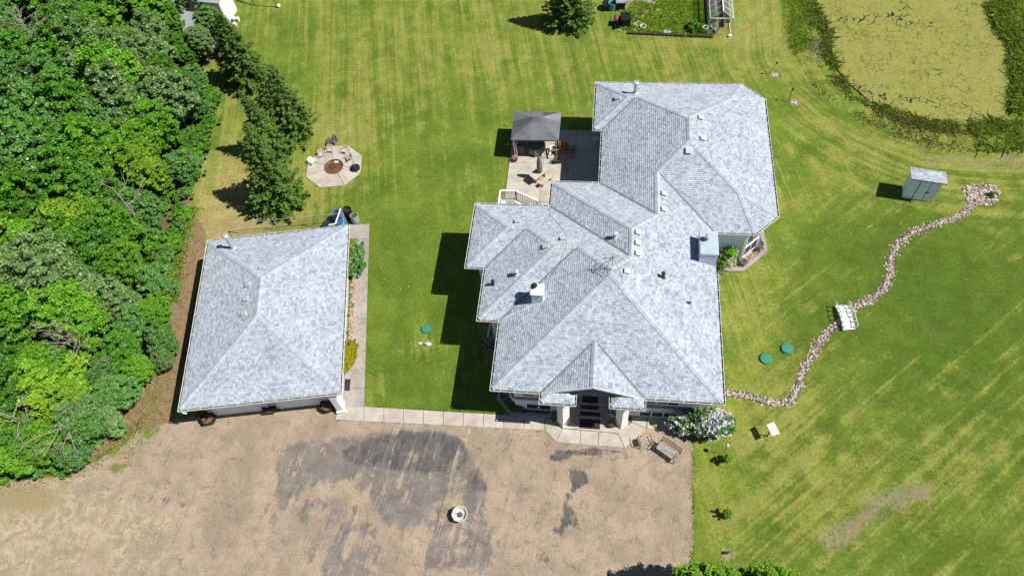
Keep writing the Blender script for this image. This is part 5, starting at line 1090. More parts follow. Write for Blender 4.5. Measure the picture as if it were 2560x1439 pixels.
def pot_plant(x_, y_, z_, r_, h, m, lab, tip, n, spread, cat='pot', name='flower_pot'):
    t = thing(name, lab, cat, (x_, y_, z_)); part('pot', MB().lathe([(r_*.7, 0), (r_, h), (r_*.9, h), (r_*.85, h*.8)], (0, 0), 16), m, t, False); part('soil', MB().lathe([(r_*.85, h*.75), (r_*.84, h*.88), (.01, h*.9)], (0, 0), 14), M['soil'], t, False)
    if n:
        f = MB(); r = random.Random(int(abs(x_)*977+n))
        for k in range(n): a = r.random()*6.28; rr = r.random()**.6*spread; leaf_card(f, (math.cos(a)*rr, math.sin(a)*rr, h+(.1+.35*(1-rr/spread))*r.random()), .07, r)
        part('plant', f, M[tip], t, False)
pot_plant(-1.12, 16.92, .1, .2, .3, M['plastic_black'], 'pot of dark red plants on the left side of the entry step', 'flower_pink', 140, .3); pot_plant(1.17, 16.85, .1, .22, .3, M['plastic_black'], 'brown bowl planter on the right side of the entry step', 'blade_dry', 70, .2); pot_plant(1.12, 17.75, .44, .16, .3, M['silver'], 'grey urn on the right side of the porch steps', 'leaf_e', 60, .2)
single('garden_ornament', MB().blob((1.2, 17.35, .42), .11, 5, 2, .3, (1, .9, 1.3)).tube([(1.2, 17.4, .42), (.75, 17.45, .4)], [.035, .01], 6), M['stone_white'], 'white goose-shaped ornament beside the right porch pier', 'ornament', (1.2, 17.35, .27))
pot_plant(10.55, 30.25, .0, .34, .6, M['tarp'], 'large dark tub at the sunroom rock bed', 'soil', 0, .2, 'tub'); pot_plant(9.5, 28.9, .0, .24, .4, M['tarp'], 'smaller dark pot at the sunroom rock bed', 'soil', 0, .2)
# ================================================================== GARDEN AND FAR THINGS
gs = sheet('garden_soil', pix([(1548, 78), (1660, 88), (1778, 93), (1800, 60), (1790, -40), (1545, -40)]), .006, .6, M['garden'], lambda x, y: {}, .1)
e_ = [G2(1568, 85), G2(1782, 95)]; ed = thing('garden_edging', 'dark timber edging along the front of the vegetable garden', 'edging', (*e_[0], 0))
for k in range(3): a, b = lerp2(e_[0], e_[1], k/3+.003), lerp2(e_[0], e_[1], (k+1)/3-.003); part('timber', MB().bar((*a, .09), (*b, .09), .16, .18), M['wood_dark'], ed)
single('white_marker', MB().box(-.3, -.16, 0, .3, .16, .16), M['chimcap'], 'pale blue block standing on the garden edging', 'block', (*G2(1668, 83), .02), world=False)
gx0, gy0 = 8.1, 51.95; gh = thing('greenhouse', 'small greenhouse of white bars with clear panels beside the garden', 'greenhouse', (gx0, gy0, 0)); GW, GL_, GEh, GRh = 1.85, 5.2, 1.65, 2.35
fr_ = MB()
for sx in (0, GW):
    part('eave_bar', MB().bar((gx0+sx, gy0, GEh), (gx0+sx, gy0+GL_, GEh), .035, .035), M['white'], gh); part('sill_bar', MB().bar((gx0+sx, gy0, .06), (gx0+sx, gy0+GL_, .06), .05, .05), M['white'], gh); part('shelf', MB().box(gx0+(.06 if sx == 0 else GW-.5), gy0+.9, .5, gx0+(.5 if sx == 0 else GW-.06), gy0+GL_-.1, .55), M['wood_dark'], gh)
    for k in range(8): y_ = gy0+GL_*k/7; part('stud', MB().bar((gx0+sx, y_, .09), (gx0+sx, y_, GEh-.03), .03, .03), M['white'], gh); part('rafter', MB().bar((gx0+sx, y_, GEh), (gx0+GW/2, y_, GRh), .03, .03), M['white'], gh)
part('ridge_bar', MB().bar((gx0+GW/2, gy0-.05, GRh+.02), (gx0+GW/2, gy0+GL_, GRh+.02), .09, .07), M['white'], gh); part('tie', MB().bar((gx0, gy0, GEh), (gx0+GW, gy0, GEh), .05, .05), M['white'], gh); part('cross_brace', MB().bar((gx0+.05, gy0, .1), (gx0+.9, gy0, GEh), .04, .04), M['white'], gh); part('door_post', MB().bar((gx0+.62, gy0, .06), (gx0+.62, gy0, GEh), .045, .045).bar((gx0+1.22, gy0, .06), (gx0+1.22, gy0, GEh), .03, .03), M['white'], gh)
tg = NT('greenhouse_sheet'); tg.col((.55, .60, .62)).rough(.15); tg.b.inputs['Alpha'].default_value = .16; M['clear'] = tg.m
for k in range(7):
    y0_, y1_ = gy0+GL_*k/7+.03, gy0+GL_*(k+1)/7-.03
    for sx in (0, GW): part('glass_panel', MB().face([(gx0+sx, y0_, GEh+.02), (gx0+sx, y1_, GEh+.02), (gx0+GW/2, y1_, GRh), (gx0+GW/2, y0_, GRh)]), M['clear'], gh); part('glass_panel', MB().face([(gx0+sx, y0_, .1), (gx0+sx, y1_, .1), (gx0+sx, y1_, GEh-.04), (gx0+sx, y0_, GEh-.04)]), M['clear'], gh)
single('door_weight', MB().box(-.12, -.1, 0, .12, .1, .22), M['stucco'], 'small pale block at the greenhouse corner', 'block', (gx0+GW-.05, gy0-.25, 0), world=False)
for k, (dx, dy, m, lab) in enumerate([(.4, .7, 'silver', 'grey bucket just inside the greenhouse'), (.75, .35, 'tanstone', 'tan round pot just inside the greenhouse door'), (.5, 1.8, 'plastic_black', 'dark tub farther back in the greenhouse')]): single('bucket', MB().lathe([(.14, 0), (.2, .35), (.17, .35), (.16, .2)], (0, 0), 14), M[m], lab, 'bucket', (gx0+dx, gy0+dy, 0), world=False)
def planter_tub(px, py, lab, m='plastic_white'):
    x_, y_, _ = G(px, py, .25); t = thing('garden_tub', lab, 'tub', (x_, y_, 0), .3); part('tub', MB().lathe([(.2, 0), (.26, .3), (.22, .3), (.2, .15)], (0, 0), 14), M[m], t, False); part('soil', MB().lathe([(.2, .12), (.2, .2), (.01, .22)], (0, 0), 12), M['soil'], t, False)
planter_tub(1608, 66, 'white tub in the left part of the garden', 'white'); planter_tub(1764, 69, 'white tub beside the greenhouse', 'white')
def bin_(px, py, lab, m, sx, sy, h, rz, lid):
    x_, y_, _ = G(px, py); t = thing('garden_bin', lab, 'bin', (x_, y_, 0), rz); part('body', MB().prism([(-sx*.85, -sy*.85), (sx*.85, -sy*.85), (sx*.85, sy*.85), (-sx*.85, sy*.85)], 0, h), M[m], t, False)
    l_ = part('lid', MB().prism([(-sx, -sy), (sx, -sy), (sx, sy), (-sx, sy)], h+.002, h+.09), M[lid], t, False)
    for k in range(3): part('rib', MB().box(-sx*.9, -sy*.8+k*sy*.65, h+.092, sx*.9, -sy*.8+k*sy*.65+.06, h+.12), M[lid], l_, False)
bin_(1563, 64, 'black ribbed compost bin at the corner of the garden', 'plastic_black', .42, .5, .85, .1, 'plastic_black'); bin_(1551, 22, 'black bin behind the compost bin', 'plastic_black', .42, .4, .8, .05, 'silver')
x_, y_, _ = G(1541, 62); t = thing('wheelbarrow', 'navy wheelbarrow with a red load beside the compost bin', 'wheelbarrow', (x_, y_, 0), R(80)); part('tray', MB().prism([(-.32, -.22), (.38, -.3), (.38, .3), (-.32, .22)], .35, .62), M['navy'], t, False); part('load', MB().blob((.02, 0, .66), .2, 3, 2, .3, (1.2, .9, .5)), M['red'], t, False); part('wheel', MB().tube([(-.5, -.04, .2), (-.5, .04, .2)], .2, 16), M['plastic_black'], t, False)
for s_ in (-1, 1): part('handle', MB().tube([(-.5, s_*.06, .2), (.38, s_*.25, .38), (.95, s_*.3, .6)], .022, 6), M['plastic_black'], t, False); part('leg', MB().tube([(.3, s_*.22, .36), (.34, s_*.25, 0)], .02, 6), M['plastic_black'], t, False)
x_, y_, _ = G(1532, 16, .3); t = thing('teal_tub', 'turquoise tub beside the rear black bin', 'tub', (x_, y_, 0)); part('tub', MB().lathe([(.3, 0), (.4, .7), (.36, .7), (.32, .45)], (0, 0), 20), M['teal'], t, False); part('water', MB().lathe([(.33, .4), (.34, .5), (.01, .5)], (0, 0), 18), M['glass'], t, False)
single('round_tray', MB().lathe([(.45, .5), (.5, .6), (.48, .6), (.44, .53)], (0, 0), 24), M['plastic_black'], 'round black tray beside the turquoise tub', 'tray', (*G2(1519, 22), 0), world=False)
# white sheds beyond the trees and the swing set
def white_shed(pa, pb, W_, lab):
    a, b = Vector(G(*pa)), Vector(G(*pb)); D_ = (b-a).length; t = thing('white_shed', lab, 'shed', tuple(a), math.atan2(b.y-a.y, b.x-a.x)-math.pi/2)
    part('wall', MB().box(-W_, 0, 0, 0, D_, 2.3), M['stucco'], t, False)
    n = max(3, round(D_/.62))
    for k in range(n): part('wall_panel', MB().box(.002, .02+k*D_/n, .05, .03, (k+1)*D_/n-.03, 2.28), M['plastic_white'], t, False)
    for k in range(4): part('wall_panel', MB().box(-W_+k*W_/4+.02, -.03, .05, -W_+(k+1)*W_/4-.03, -.002, 2.28), M['plastic_white'], t, False)
    part('roof', MB().slab([(-W_-.2, -.2, 2.31), (.2, -.2, 2.31), (.2, D_/2, 2.8), (-W_-.2, D_/2, 2.8)], (0, 0, 1), .05).slab([(-W_-.2, D_/2, 2.801), (.2, D_/2, 2.801), (.2, D_+.2, 2.31), (-W_-.2, D_+.2, 2.31)], (0, 0, 1), .05), M['silver'], t, False)
    part('gable', MB().prism([(0, 0), (0.001, 0), (0.001, D_), (0, D_)], 2.3, 2.302).slab([(0, 0, 2.302), (0, D_, 2.302), (0, D_/2, 2.79)], (1, 0, 0), .02), M['plastic_white'], t, False)
white_shed((571, 61), (594, 26), 3.6, 'white shed with grey roof at the top edge above the spruces')
white_shed((524, 134), (552, 96), 2.6, 'smaller white shed half hidden by leaves beside the spruces')
sw = thing('swing_frame', 'dark metal swing frame at the far edge of the lawn', 'swing frame', (-33.5, 56.2, 0)); A0, A1, A2, A3 = (-34.2, 56.15, 0), (-32.7, 55.7, 0), (-34.0, 58.6, 0), (-32.4, 58.2, 0); tp0, tp1 = (-33.4, 56.4, 2.2), (-33.1, 58.3, 2.2)
for a, b in ((A0, tp0), (A1, tp0), (A2, tp1), (A3, tp1)): part('leg', MB().tube([a, b], .035, 6), M['black'], sw)
part('top_beam', MB().tube([tp0, tp1], .04, 6), M['black'], sw); part('cross_bar', MB().tube([A0, A1], .03, 6), M['black'], sw); part('ground_bar', MB().tube([A1, (-30.3, 55.46, .05)], .025, 6).tube([(-30.3, 55.46, .05), (-30.9, 56.9, .8)], .025, 6), M['black'], sw)
single('white_ball', MB().lathe([(.01, 0), (.13, .04), (.18, .18), (.13, .31), (.01, .36)], (0, 0), 16), M['plastic_white'], 'white ball at the end of the swing frame', 'ball', (*G2(698, 19), 0), world=False, smooth=True)
for k, (px, py, lab) in enumerate([(587, 52, 'white pail beside the shed wall, upper left of the group'), (597, 53, 'white pail beside the shed wall, upper right of the group'), (590, 66, 'white pail beside the shed wall, lowest of the group')]): single('white_pail', MB().lathe([(.13, 0), (.16, .32), (.17, .34), (.02, .35)], (0, 0), 14), M['plastic_white'], lab, 'pail', (*G2(px, py), 0), group='white pails beside the shed', world=False)

# ================================================================== PLANTS
def np_mesh(name, V, k, tones, m):
    """V: (n*k,3) verts, faces of k verts each"""
    n = len(V)//k; me = bpy.data.meshes.new(name); me.vertices.add(len(V)); me.vertices.foreach_set('co', V.astype(np.float32).ravel()); me.loops.add(n*k); me.loops.foreach_set('vertex_index', np.arange(n*k, dtype=np.int32)); me.polygons.add(n); me.polygons.foreach_set('loop_start', np.arange(0, n*k, k, dtype=np.int32))
    try: me.polygons.foreach_set('loop_total', np.full(n, k, dtype=np.int32))
    except Exception: pass
    a = me.attributes.new('tone', 'FLOAT', 'FACE'); a.data.foreach_set('value', tones.astype(np.float32)); me.materials.append(m); me.update(calc_edges=True); me.validate(); return me
def unit(v): return v/np.maximum(np.linalg.norm(v, axis=-1, keepdims=True), 1e-9)
def cards(c, nrm, size, asp, g):
    """diamond leaves at c facing nrm"""
    n = len(c); t = unit(np.cross(nrm, g.normal(size=(n, 3)))); b = np.cross(nrm, t); s_ = size[:, None]
    return np.stack([c-t*s_*asp*.5, c-b*s_*.5+t*s_*.1, c+t*s_*asp*.5, c+b*s_*.5+t*s_*.1], 1).reshape(-1, 3)
def clump_leaves(C, rc, per, g, lsize=(.10, .19), flat=.65, out=None):
    """leaves over clumps C with radii rc"""
    n = len(C); k = np.repeat(np.arange(n), per); d = unit(g.normal(size=(len(k), 3))*np.array([1, 1, .8])+np.array([0, 0, .35])); rad = g.random(len(k))**.5*(1+.55*g.random(len(k))**4)
    p = C[k]+d*(rc[k]*rad)[:, None]*np.array([1, 1, flat]); nr = unit(d*.2+np.array([0, 0, .7])+g.normal(size=(len(k), 3))*.85)
    if out is not None: nr = unit(nr+.15*unit(p-out))
    ct = g.random(n); tone = np.clip(.25+.35*ct[k]+.4*g.random(len(k)), 0, 1); return p, nr, g.uniform(lsize[0], lsize[1], len(k)), tone
def crown_mesh(name, seed, R_, z0, z1, ncl, per, lsize, m, lobes=5, sx=1., sy=1.):
    g = np.random.default_rng(seed); zc = (z0+z1)/2; hz = (z1-z0)/2; C = []
    lob = [(g.uniform(-.45, .45)*R_, g.uniform(-.45, .45)*R_, zc+g.uniform(-.45, .55)*hz, g.uniform(.5, .72)) for _ in range(lobes)]+[(0, 0, zc, .7)]
    while len(C) < ncl:
        lx_, ly_, lz, f = lob[g.integers(len(lob))]; d = unit(g.normal(size=3)); rr = g.random()**.22*f; p = np.array([lx_+d[0]*rr*R_*sx, ly_+d[1]*rr*R_*sy, lz+d[2]*rr*hz])
        if p[2] > z0*.8: C.append(p)
    C = np.array(C); rc = g.uniform(.08, .17, ncl)*R_; p, nr, s_, tone = clump_leaves(C, rc, per, g, lsize, .5, np.array([0, 0, zc-.3*hz]))
    return np_mesh(name, cards(p, nr, s_, 1.5, g), 4, tone, m), C
def trunk_mb(C, h, r0, seed, lean=(0, 0), nb=14):
    r = random.Random(seed); mb = MB(); top = Vector((lean[0], lean[1], h*.78)); pts = [Vector((0, 0, -.1)), Vector((lean[0]*.2+r.uniform(-.1, .1), lean[1]*.2, h*.3)), Vector((lean[0]*.6, lean[1]*.6+r.uniform(-.1, .1), h*.55)), top]; mb.tube(pts, [r0, r0*.8, r0*.55, r0*.2], 8)
    for c in r.sample(list(range(len(C))), min(nb, len(C))):
        e = Vector(C[c]); t = max(.25, min(.9, (e.z-.8)/max(h, .1)*.75)); b = pts[1].lerp(top, t); mid = b.lerp(e, .55)+Vector((0, 0, -.12*(e-b).length)); mb.tube([b, mid, e], [r0*.32, r0*.2, r0*.06], 5)
    return mb
LEAFM = ['leaf_a', 'leaf_b', 'leaf_c', 'leaf_d', 'leaf_e']
VAR = []
for v in range(6):
    me, C = crown_mesh('crown', 40+v, 2.15, 1.0, 7.6, 520, 74, (.075, .15) if v % 2 else (.085, .17), M['leaf_a'], 6); tm = trunk_mb(C, 7.6, .13, v, (random.uniform(-.3, .3), random.uniform(-.3, .3))).mesh('trunk', M['bark_pale' if v % 2 else 'bark']); VAR.append((me, tm))
def Qpx(x, y, z):
    v = CM.T @ (np.array([x, y, z])-np.array([0, 0, CAM_H])); return 1280+FPX*v[0]/v[2], 719.5+FPX*v[1]/v[2]
def tree(x, y, s_, sz, v, mat_, lab, group, rz, name='leafy_tree', cat='tree'):
    t = thing(name, lab, cat, (x, y, 0), rz, group); t.scale = (s_, s_, sz)
    c = link('crown', VAR[v][0], t); c.material_slots[0].link = 'OBJECT'; c.material_slots[0].material = M[mat_]; link('trunk', VAR[v][1], t); return t
KIND = {'leaf_a': 'bright green', 'leaf_b': 'glossy mid green', 'leaf_c': 'pale grey-green', 'leaf_d': 'yellow-green', 'leaf_e': 'deep green'}
r = random.Random(21); placed = []
def forest():
    FX = np.array(FOREST); n = 0; cand = []
    for i in range(26):
        for j in range(26):
            x = -60+i*2.6+(j % 2)*1.2+r.uniform(-.75, .75); y = 5+j*2.45+r.uniform(-.7, .7); cand.append((x, y))
    X = np.array([c[0] for c in cand]); Y = np.array([c[1] for c in cand]); sd = sdist(X, Y, FOREST)
    for (x, y), d in zip(cand, sd):
        if d < .5: continue
        big = min(1., .42+.13*d)*r.uniform(.85, 1.15); hz = big*r.uniform(.9, 1.15); u, w_ = Qpx(x, y, 5*hz)
        if u < -70 or w_ < -90 or w_ > 1460: continue
        if any(math.hypot(u-a, (w_-b)) < q for a, b, q in ((590, 10, 55), (540, 105, 32), (60, 60, 60))): continue
        ux, wx = Qpx(x, y, 7*hz)
        k = r.random(); top = w_ < 330
        if top: mt = 'leaf_c' if k < .26 else 'leaf_b' if k < .62 else 'leaf_a' if k < .85 else 'leaf_e'
        else: mt = 'leaf_a' if k < .30 else 'leaf_b' if k < .52 else 'leaf_d' if k < .66 else 'leaf_e' if k < .88 else 'leaf_c'
        where_x = 'at the left edge' if u < 130 else 'nearest the clearing' if u > 340 else 'in the middle'
        where = 'at the top left of the wood' if w_ < 330 else 'in the wood behind the spruces' if w_ < 620 else 'in the wood left of the garage' if w_ < 950 else 'in the wood above the gravel drive'
        edge = 'small ' if big < .68 else ''
        tree(x, y, big, hz, r.randrange(6), mt, f'{edge}{KIND[mt]} leafy tree {where}, {where_x}', f'{edge}{KIND[mt]} trees {where}, {where_x}', r.random()*6.28)
forest()
# a few individually recognisable crowns
for (px, py, z, s_, mt, lab) in [(150, 965, 2.6, .95, 'leaf_d', 'bright yellow-green tree at the lower left above the drive'), (230, 1060, 2.0, .72, 'leaf_b', 'grey-green small tree at the corner of wood and drive'), (120, 1120, 2.0, .7, 'leaf_a', 'small green tree overhanging the left side of the drive'), (15, 1090, 2.4, .8, 'leaf_a', 'green tree at the left edge above the drive'), (40, 960, 3, .8, 'leaf_d', 'yellow-green tree at the left edge of the picture'), (405, 850, 1.8, .5, 'leaf_b', 'small glossy tree reaching toward the garage corner'), (60, 1150, 1.6, .55, 'leaf_a', 'low green tree at the left above the sandy drive'), (190, 1135, 1.5, .5, 'leaf_b', 'low glossy tree hanging over the drive edge'), (265, 1050, 1.6, .55, 'leaf_c', 'pale small tree at the right corner of the wood'), (350, 930, 1.6, .5, 'leaf_a', 'small bright tree left of the garage front'), (330, 800, 2.6, .62, 'leaf_b', 'glossy tree just left of the middle of the garage'), (300, 880, 2.4, .62, 'leaf_e', 'deep green tree below the gap left of the garage'), (385, 775, 2.0, .5, 'leaf_a', 'small bright tree nearest the middle of the garage'), (260, 760, 3.2, .7, 'leaf_e', 'deep green tree beside the bare dead tree'), (380, 690, 2.4, .55, 'leaf_b', 'small glossy tree left of the back half of the garage'), (300, 985, 1.8, .55, 'leaf_b', 'small glossy tree left of the garage front corner'), (410, 905, 1.0, .34, 'leaf_c', 'lowest pale bush reaching toward the garage shadow'), (492, 92, 2.8, .62, 'leaf_c', 'pale tree partly hiding the smaller white shed'), (515, 40, 3.0, .6, 'leaf_b', 'glossy tree beside the roof of the upper white shed')]:
    x, y, _ = G(px, py, z); tree(x, y, s_, s_*.8, r.randrange(6), mt, lab, None, r.random()*6.28)
# undergrowth bushes along the edge of the wood
BV = []
for v in range(3):
    me, C = crown_mesh('foliage', 70+v, .95, .1, 1.35, 60, 60, (.09, .16), M['leaf_b'], 4); BV.append((me, trunk_mb(C, 1.1, .05, v, nb=8).mesh('stem', M['bark'])))
def bush(x, y, s_, mat_, lab, group=None, rz=0., name='bush', cat='bush', sc=None):
    t = thing(name, lab, cat, (x, y, 0), rz, group); t.scale = sc or (s_, s_, s_); v = random.randrange(3); c = link('foliage', BV[v][0], t); c.material_slots[0].link = 'OBJECT'; c.material_slots[0].material = M[mat_]; link('stem', BV[v][1], t); return t
edge = smoothpoly(pix([(30, 1190), (130, 1170), (210, 1165), (262, 1110), (300, 1040), (330, 960), (425, 880), (415, 780), (432, 670), (480, 520), (535, 340), (540, 265), (510, 200)]), False, .85)
for k, (x, y) in enumerate(edge+[(e[0]-1.5, e[1]+.5) for e in edge]):
    mt = ['leaf_a', 'leaf_e', 'leaf_b'][k % 3]; bush(x-.35+r.uniform(-.5, .2), y+r.uniform(-.3, .3), r.uniform(.6, 1.1), mt, f'low {KIND[mt]} bush at the edge of the wood', f'low {KIND[mt]} bushes along the edge of the wood', r.random()*6)
# bare dead branches
def dead_tree(px, py, z, n, ln, lab, seed, up=.4, fork=2):
    rr = random.Random(seed); x, y, _ = G(px, py, z); t = thing('dead_tree', lab, 'dead tree', (x, y, 0)); mb = MB(); part('trunk', MB().tube([(x, y, z*.72), (x+.05, y, z*.86), (x, y, z)], [.06, .05, .04], 7), M['twig'], t)
    def grow(p, d, l, r_, dep):
        e = p+d*l; mid = p.lerp(e, .5)+Vector((rr.uniform(-1, 1), rr.uniform(-1, 1), rr.uniform(-.4, .6)))*l*.10; mb.tube([p, mid, e], [r_, r_*.8, r_*.5], 5)
        if dep:
            for _ in range(3): q = p.lerp(e, rr.uniform(.35, 1)); grow(q, (d+Vector((rr.gauss(0, .6), rr.gauss(0, .6), rr.gauss(.05, .35)))).normalized(), l*rr.uniform(.45, .7), r_*.55, dep-1)
    for k in range(n): a = rr.random()*6.28; grow(Vector((x, y, z*rr.uniform(.6, 1))), Vector((math.cos(a), math.sin(a), up+rr.uniform(-.3, .5))).normalized(), ln*rr.uniform(.6, 1.1), .03, fork)
    part('branches', mb, M['twig'], t)
dead_tree(130, 800, 7.6, 12, 1.5, 'bare grey dead tree amid the leaves left of the garage', 4); dead_tree(150, 1060, 4.4, 9, 1.6, 'bare dead branches hanging over the edge of the drive', 5, .1); dead_tree(50, 50, 9, 14, 1.7, 'grey leafless tree at the top left corner', 6); dead_tree(280, 470, 8.2, 5, 1.2, 'thin bare branches sticking out of the deep wood', 7); dead_tree(30, 1040, 5.0, 7, 1.6, 'pale bare limbs at the left edge above the drive', 8, .2); dead_tree(215, 905, 3.2, 4, 1.2, 'bare twigs just above the bright yellow-green tree', 9)
for (pa, pb, za, zb, lab) in [((170, -10), (215, 60), 3, 1.5, 'pale fallen trunk nearest the left at the top of the wood'), ((245, 10), (285, 60), 3.5, 1.2, 'pale leaning trunk in the gap at the top of the wood'), ((60, 1010), (75, 1040), 2.8, 2.5, 'thick pale log above the left side of the drive')]:
    a, b = Vector(G(*pa, za)), Vector(G(*pb, zb)); single('fallen_trunk', MB().tube([a, a.lerp(b, .5)+Vector((.05, 0, .05)), b], [.14, .12, .1], 9), M['bark_pale'], lab, 'trunk', (a.x, a.y, 0))

# ---- spruces
def spruce_mesh(seed, h, R_):
    g = np.random.default_rng(seed); c, nr, sz, tn, A = [], [], [], [], []
    P_, Nn, Sz, Tn, Ax = [], [], [], [], []; tw = MB(); tw.tube([(0, 0, -.1), (0, 0, h*.5), (0, 0, h*.98)], [.14, .09, .015], 8)
    z = .35; lob = g.uniform(.72, 1.22, 9)
    while z < h*.985:
        f = 1-z/h; nb = int(5+7*f); ph = g.random()*6.28
        for k in range(nb):
            a = ph+k*6.283/nb+g.normal()*.2; li = (a/6.283*9) % 9; lf = lob[int(li)]*(1-li % 1)+lob[(int(li)+1) % 9]*(li % 1)
            L = (R_*(f**.84)+.08)*lf*g.uniform(.62, 1.12); d = np.array([math.cos(a), math.sin(a), 0]); s_ = np.array([-d[1], d[0], 0]); dz = -.30*f+.10; cl = g.random()
            if L > .4: tw.tube([(0, 0, z), tuple(d*L*.5+np.array([0, 0, z+dz*L*.3])), tuple(d*L*.9+np.array([0, 0, z+dz*L*.8]))], [.022, .014, .006], 4)
            m_ = max(5, int(L*44))
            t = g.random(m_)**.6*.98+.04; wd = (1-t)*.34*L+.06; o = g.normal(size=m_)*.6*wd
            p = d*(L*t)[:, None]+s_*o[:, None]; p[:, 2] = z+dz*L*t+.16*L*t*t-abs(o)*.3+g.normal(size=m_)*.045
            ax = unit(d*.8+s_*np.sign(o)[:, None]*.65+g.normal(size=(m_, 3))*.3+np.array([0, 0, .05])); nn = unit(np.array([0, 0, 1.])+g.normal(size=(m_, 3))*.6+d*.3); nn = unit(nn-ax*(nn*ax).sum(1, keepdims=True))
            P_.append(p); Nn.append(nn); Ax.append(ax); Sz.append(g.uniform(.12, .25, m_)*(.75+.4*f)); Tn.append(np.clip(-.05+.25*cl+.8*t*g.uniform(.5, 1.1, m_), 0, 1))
        z += .15+.13*f
    P_, Nn, Ax, Sz, Tn = map(np.concatenate, (P_, Nn, Ax, Sz, Tn)); B = np.cross(Nn, Ax); s_ = Sz[:, None]
    V = np.stack([P_-Ax*s_*.5, P_-B*s_*.26+Ax*s_*.05, P_+Ax*s_*.62, P_+B*s_*.26+Ax*s_*.05], 1).reshape(-1, 3)
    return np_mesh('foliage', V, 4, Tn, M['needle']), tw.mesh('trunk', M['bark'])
SV = [spruce_mesh(3, 7.8, 2.55), spruce_mesh(8, 6.8, 2.3), spruce_mesh(15, 7.0, 2.0)]
for k, (px, py, v, s_, lab) in enumerate([(704, 508, 0, 1.0, 'spruce nearest the garage at the end of the row'), (694, 386, 2, .92, 'second spruce from the garage, left of the fire pit'), (744, 330, 1, .95, 'spruce standing out to the right behind the fire pit'), (690, 268, 2, .66, 'middle spruce in the row along the wood'), (628, 205, 2, 1.08, 'spruce second from the white sheds'), (588, 138, 1, .72, 'smaller olive spruce closest to the white sheds'), (1428, 60, 0, .95, 'lone spruce at the top edge between lawn and garden')]):
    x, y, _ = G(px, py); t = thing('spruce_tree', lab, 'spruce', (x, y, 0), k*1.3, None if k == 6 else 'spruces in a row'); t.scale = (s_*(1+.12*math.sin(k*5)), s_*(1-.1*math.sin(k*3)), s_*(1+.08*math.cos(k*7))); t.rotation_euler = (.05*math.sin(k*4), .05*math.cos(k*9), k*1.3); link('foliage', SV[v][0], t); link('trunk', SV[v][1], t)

# ---- shrubs beside buildings
def shrub(name, lab, c, rad, ncl, per, lsize, mat_, seed, bloom=None, nb=0, bsize=(.06, .12), side=None):
    me, C = crown_mesh('foliage', seed, 1., -1., 1., ncl, per, (lsize[0]/max(rad), lsize[1]/max(rad)), M[mat_], 6); sc = np.array(rad); n = len(me.vertices); co = np.empty(n*3, np.float32); me.vertices.foreach_get('co', co); co = co.reshape(-1, 3)
    q = co.reshape(-1, 4, 3); ctr = q.mean(1, keepdims=True); lf = (q-ctr)*max(rad); co = (ctr*sc+lf).reshape(-1, 3); co[:, 2] = np.maximum(co[:, 2]+c[2], .02); me.vertices.foreach_set('co', co.astype(np.float32).ravel()); me.update()
    t = thing(name, lab, 'shrub', (c[0], c[1], 0)); link('foliage', me, t); part('stems', MB().tube([(0, 0, 0), (.05, 0, c[2])], .04, 6).tube([(0, 0, 0), (-rad[0]*.4, rad[1]*.4, c[2])], .03, 5).tube([(0, 0, 0), (rad[0]*.4, -rad[1]*.4, c[2])], .03, 5), M['bark'], t, False)
    if bloom:
        g = np.random.default_rng(seed+5); d = unit(g.normal(size=(nb, 3))+np.array([0, 0, .5]) + (np.array(side) if side else 0)); p = d*np.array(rad)*g.uniform(.72, 1.02, (nb, 1)); p[:, 2] += c[2]; p = p[p[:, 2] > .15]
        k = np.repeat(np.arange(len(p)), 7); pc = p[k]+g.normal(size=(len(k), 3))*.055; link('blossom', np_mesh('blossom', cards(pc, unit(g.normal(size=(len(k), 3))+np.array([0, 0, .9])), g.uniform(*bsize, len(k)), 1.1, g), 4, g.random(len(k)), M[bloom]), t)
    return t
shrub('lilac_bush', 'big lilac bush in pale bloom at the front right house corner', (6.75, 16.95, 1.15), (1.25, .85, 1.1), 150, 60, (.10, .18), 'leaf_b', 101, 'flower_lilac', 330, (.09, .17), (.5, -.2, .2))
shrub('lilac_bush', 'smaller left half of the lilac, in front of the basement window', (5.25, 17.0, .75), (1.05, .6, .85), 110, 55, (.09, .16), 'leaf_c', 102, 'flower_lilac', 110, (.08, .14))
x, y, z = G(890, 645, .8); shrub('green_shrub', 'leafy green shrub between the garage wall and the walk', (x, y, .85), (.68, 1.55, .95), 190, 60, (.09, .17), 'leaf_b', 103, 'flower_white', 40, (.05, .09))
x, y, z = G(869, 893, .55); shrub('golden_shrub', 'golden yellow trimmed shrub beside the garage walk', (x+.05, y, .62), (.52, 1.45, .72), 150, 75, (.06, .11), 'leaf_gold', 104)
x, y, z = G(1816, 625, 1.0); shrub('flowering_shrub', 'green shrub with white blossoms in the sunroom corner', (x, y, 1.0), (.88, 1.45, 1.1), 170, 60, (.08, .15), 'leaf_a', 105, 'flower_white', 95, (.06, .13))
shrub('bed_plant', 'leafy green plant in the shaded bed left of the entry', (-4.75, 17.62, .38), (.55, .35, .4), 40, 40, (.07, .13), 'leaf_b', 106)
shrub('bed_plant', 'low dark plant beside the smaller tub at the sunroom', (9.1, 28.85, .22), (.25, .2, .22), 16, 30, (.06, .1), 'leaf_e', 107)
shrub('sapling', 'bright green young sapling beside the globe lamp', (7.75, 15.2, .55), (.32, .3, .55), 26, 34, (.07, .13), 'leaf_d', 108); shrub('sapling', 'second sapling, midway down the strip beside the drive', (7.5, 12.05, .5), (.3, .28, .5), 22, 34, (.07, .12), 'leaf_a', 109); shrub('sapling', 'tiny dark seedling on bare soil beside the drive', (7.5, 10.05, .14), (.14, .14, .14), 8, 20, (.05, .08), 'leaf_e', 110)
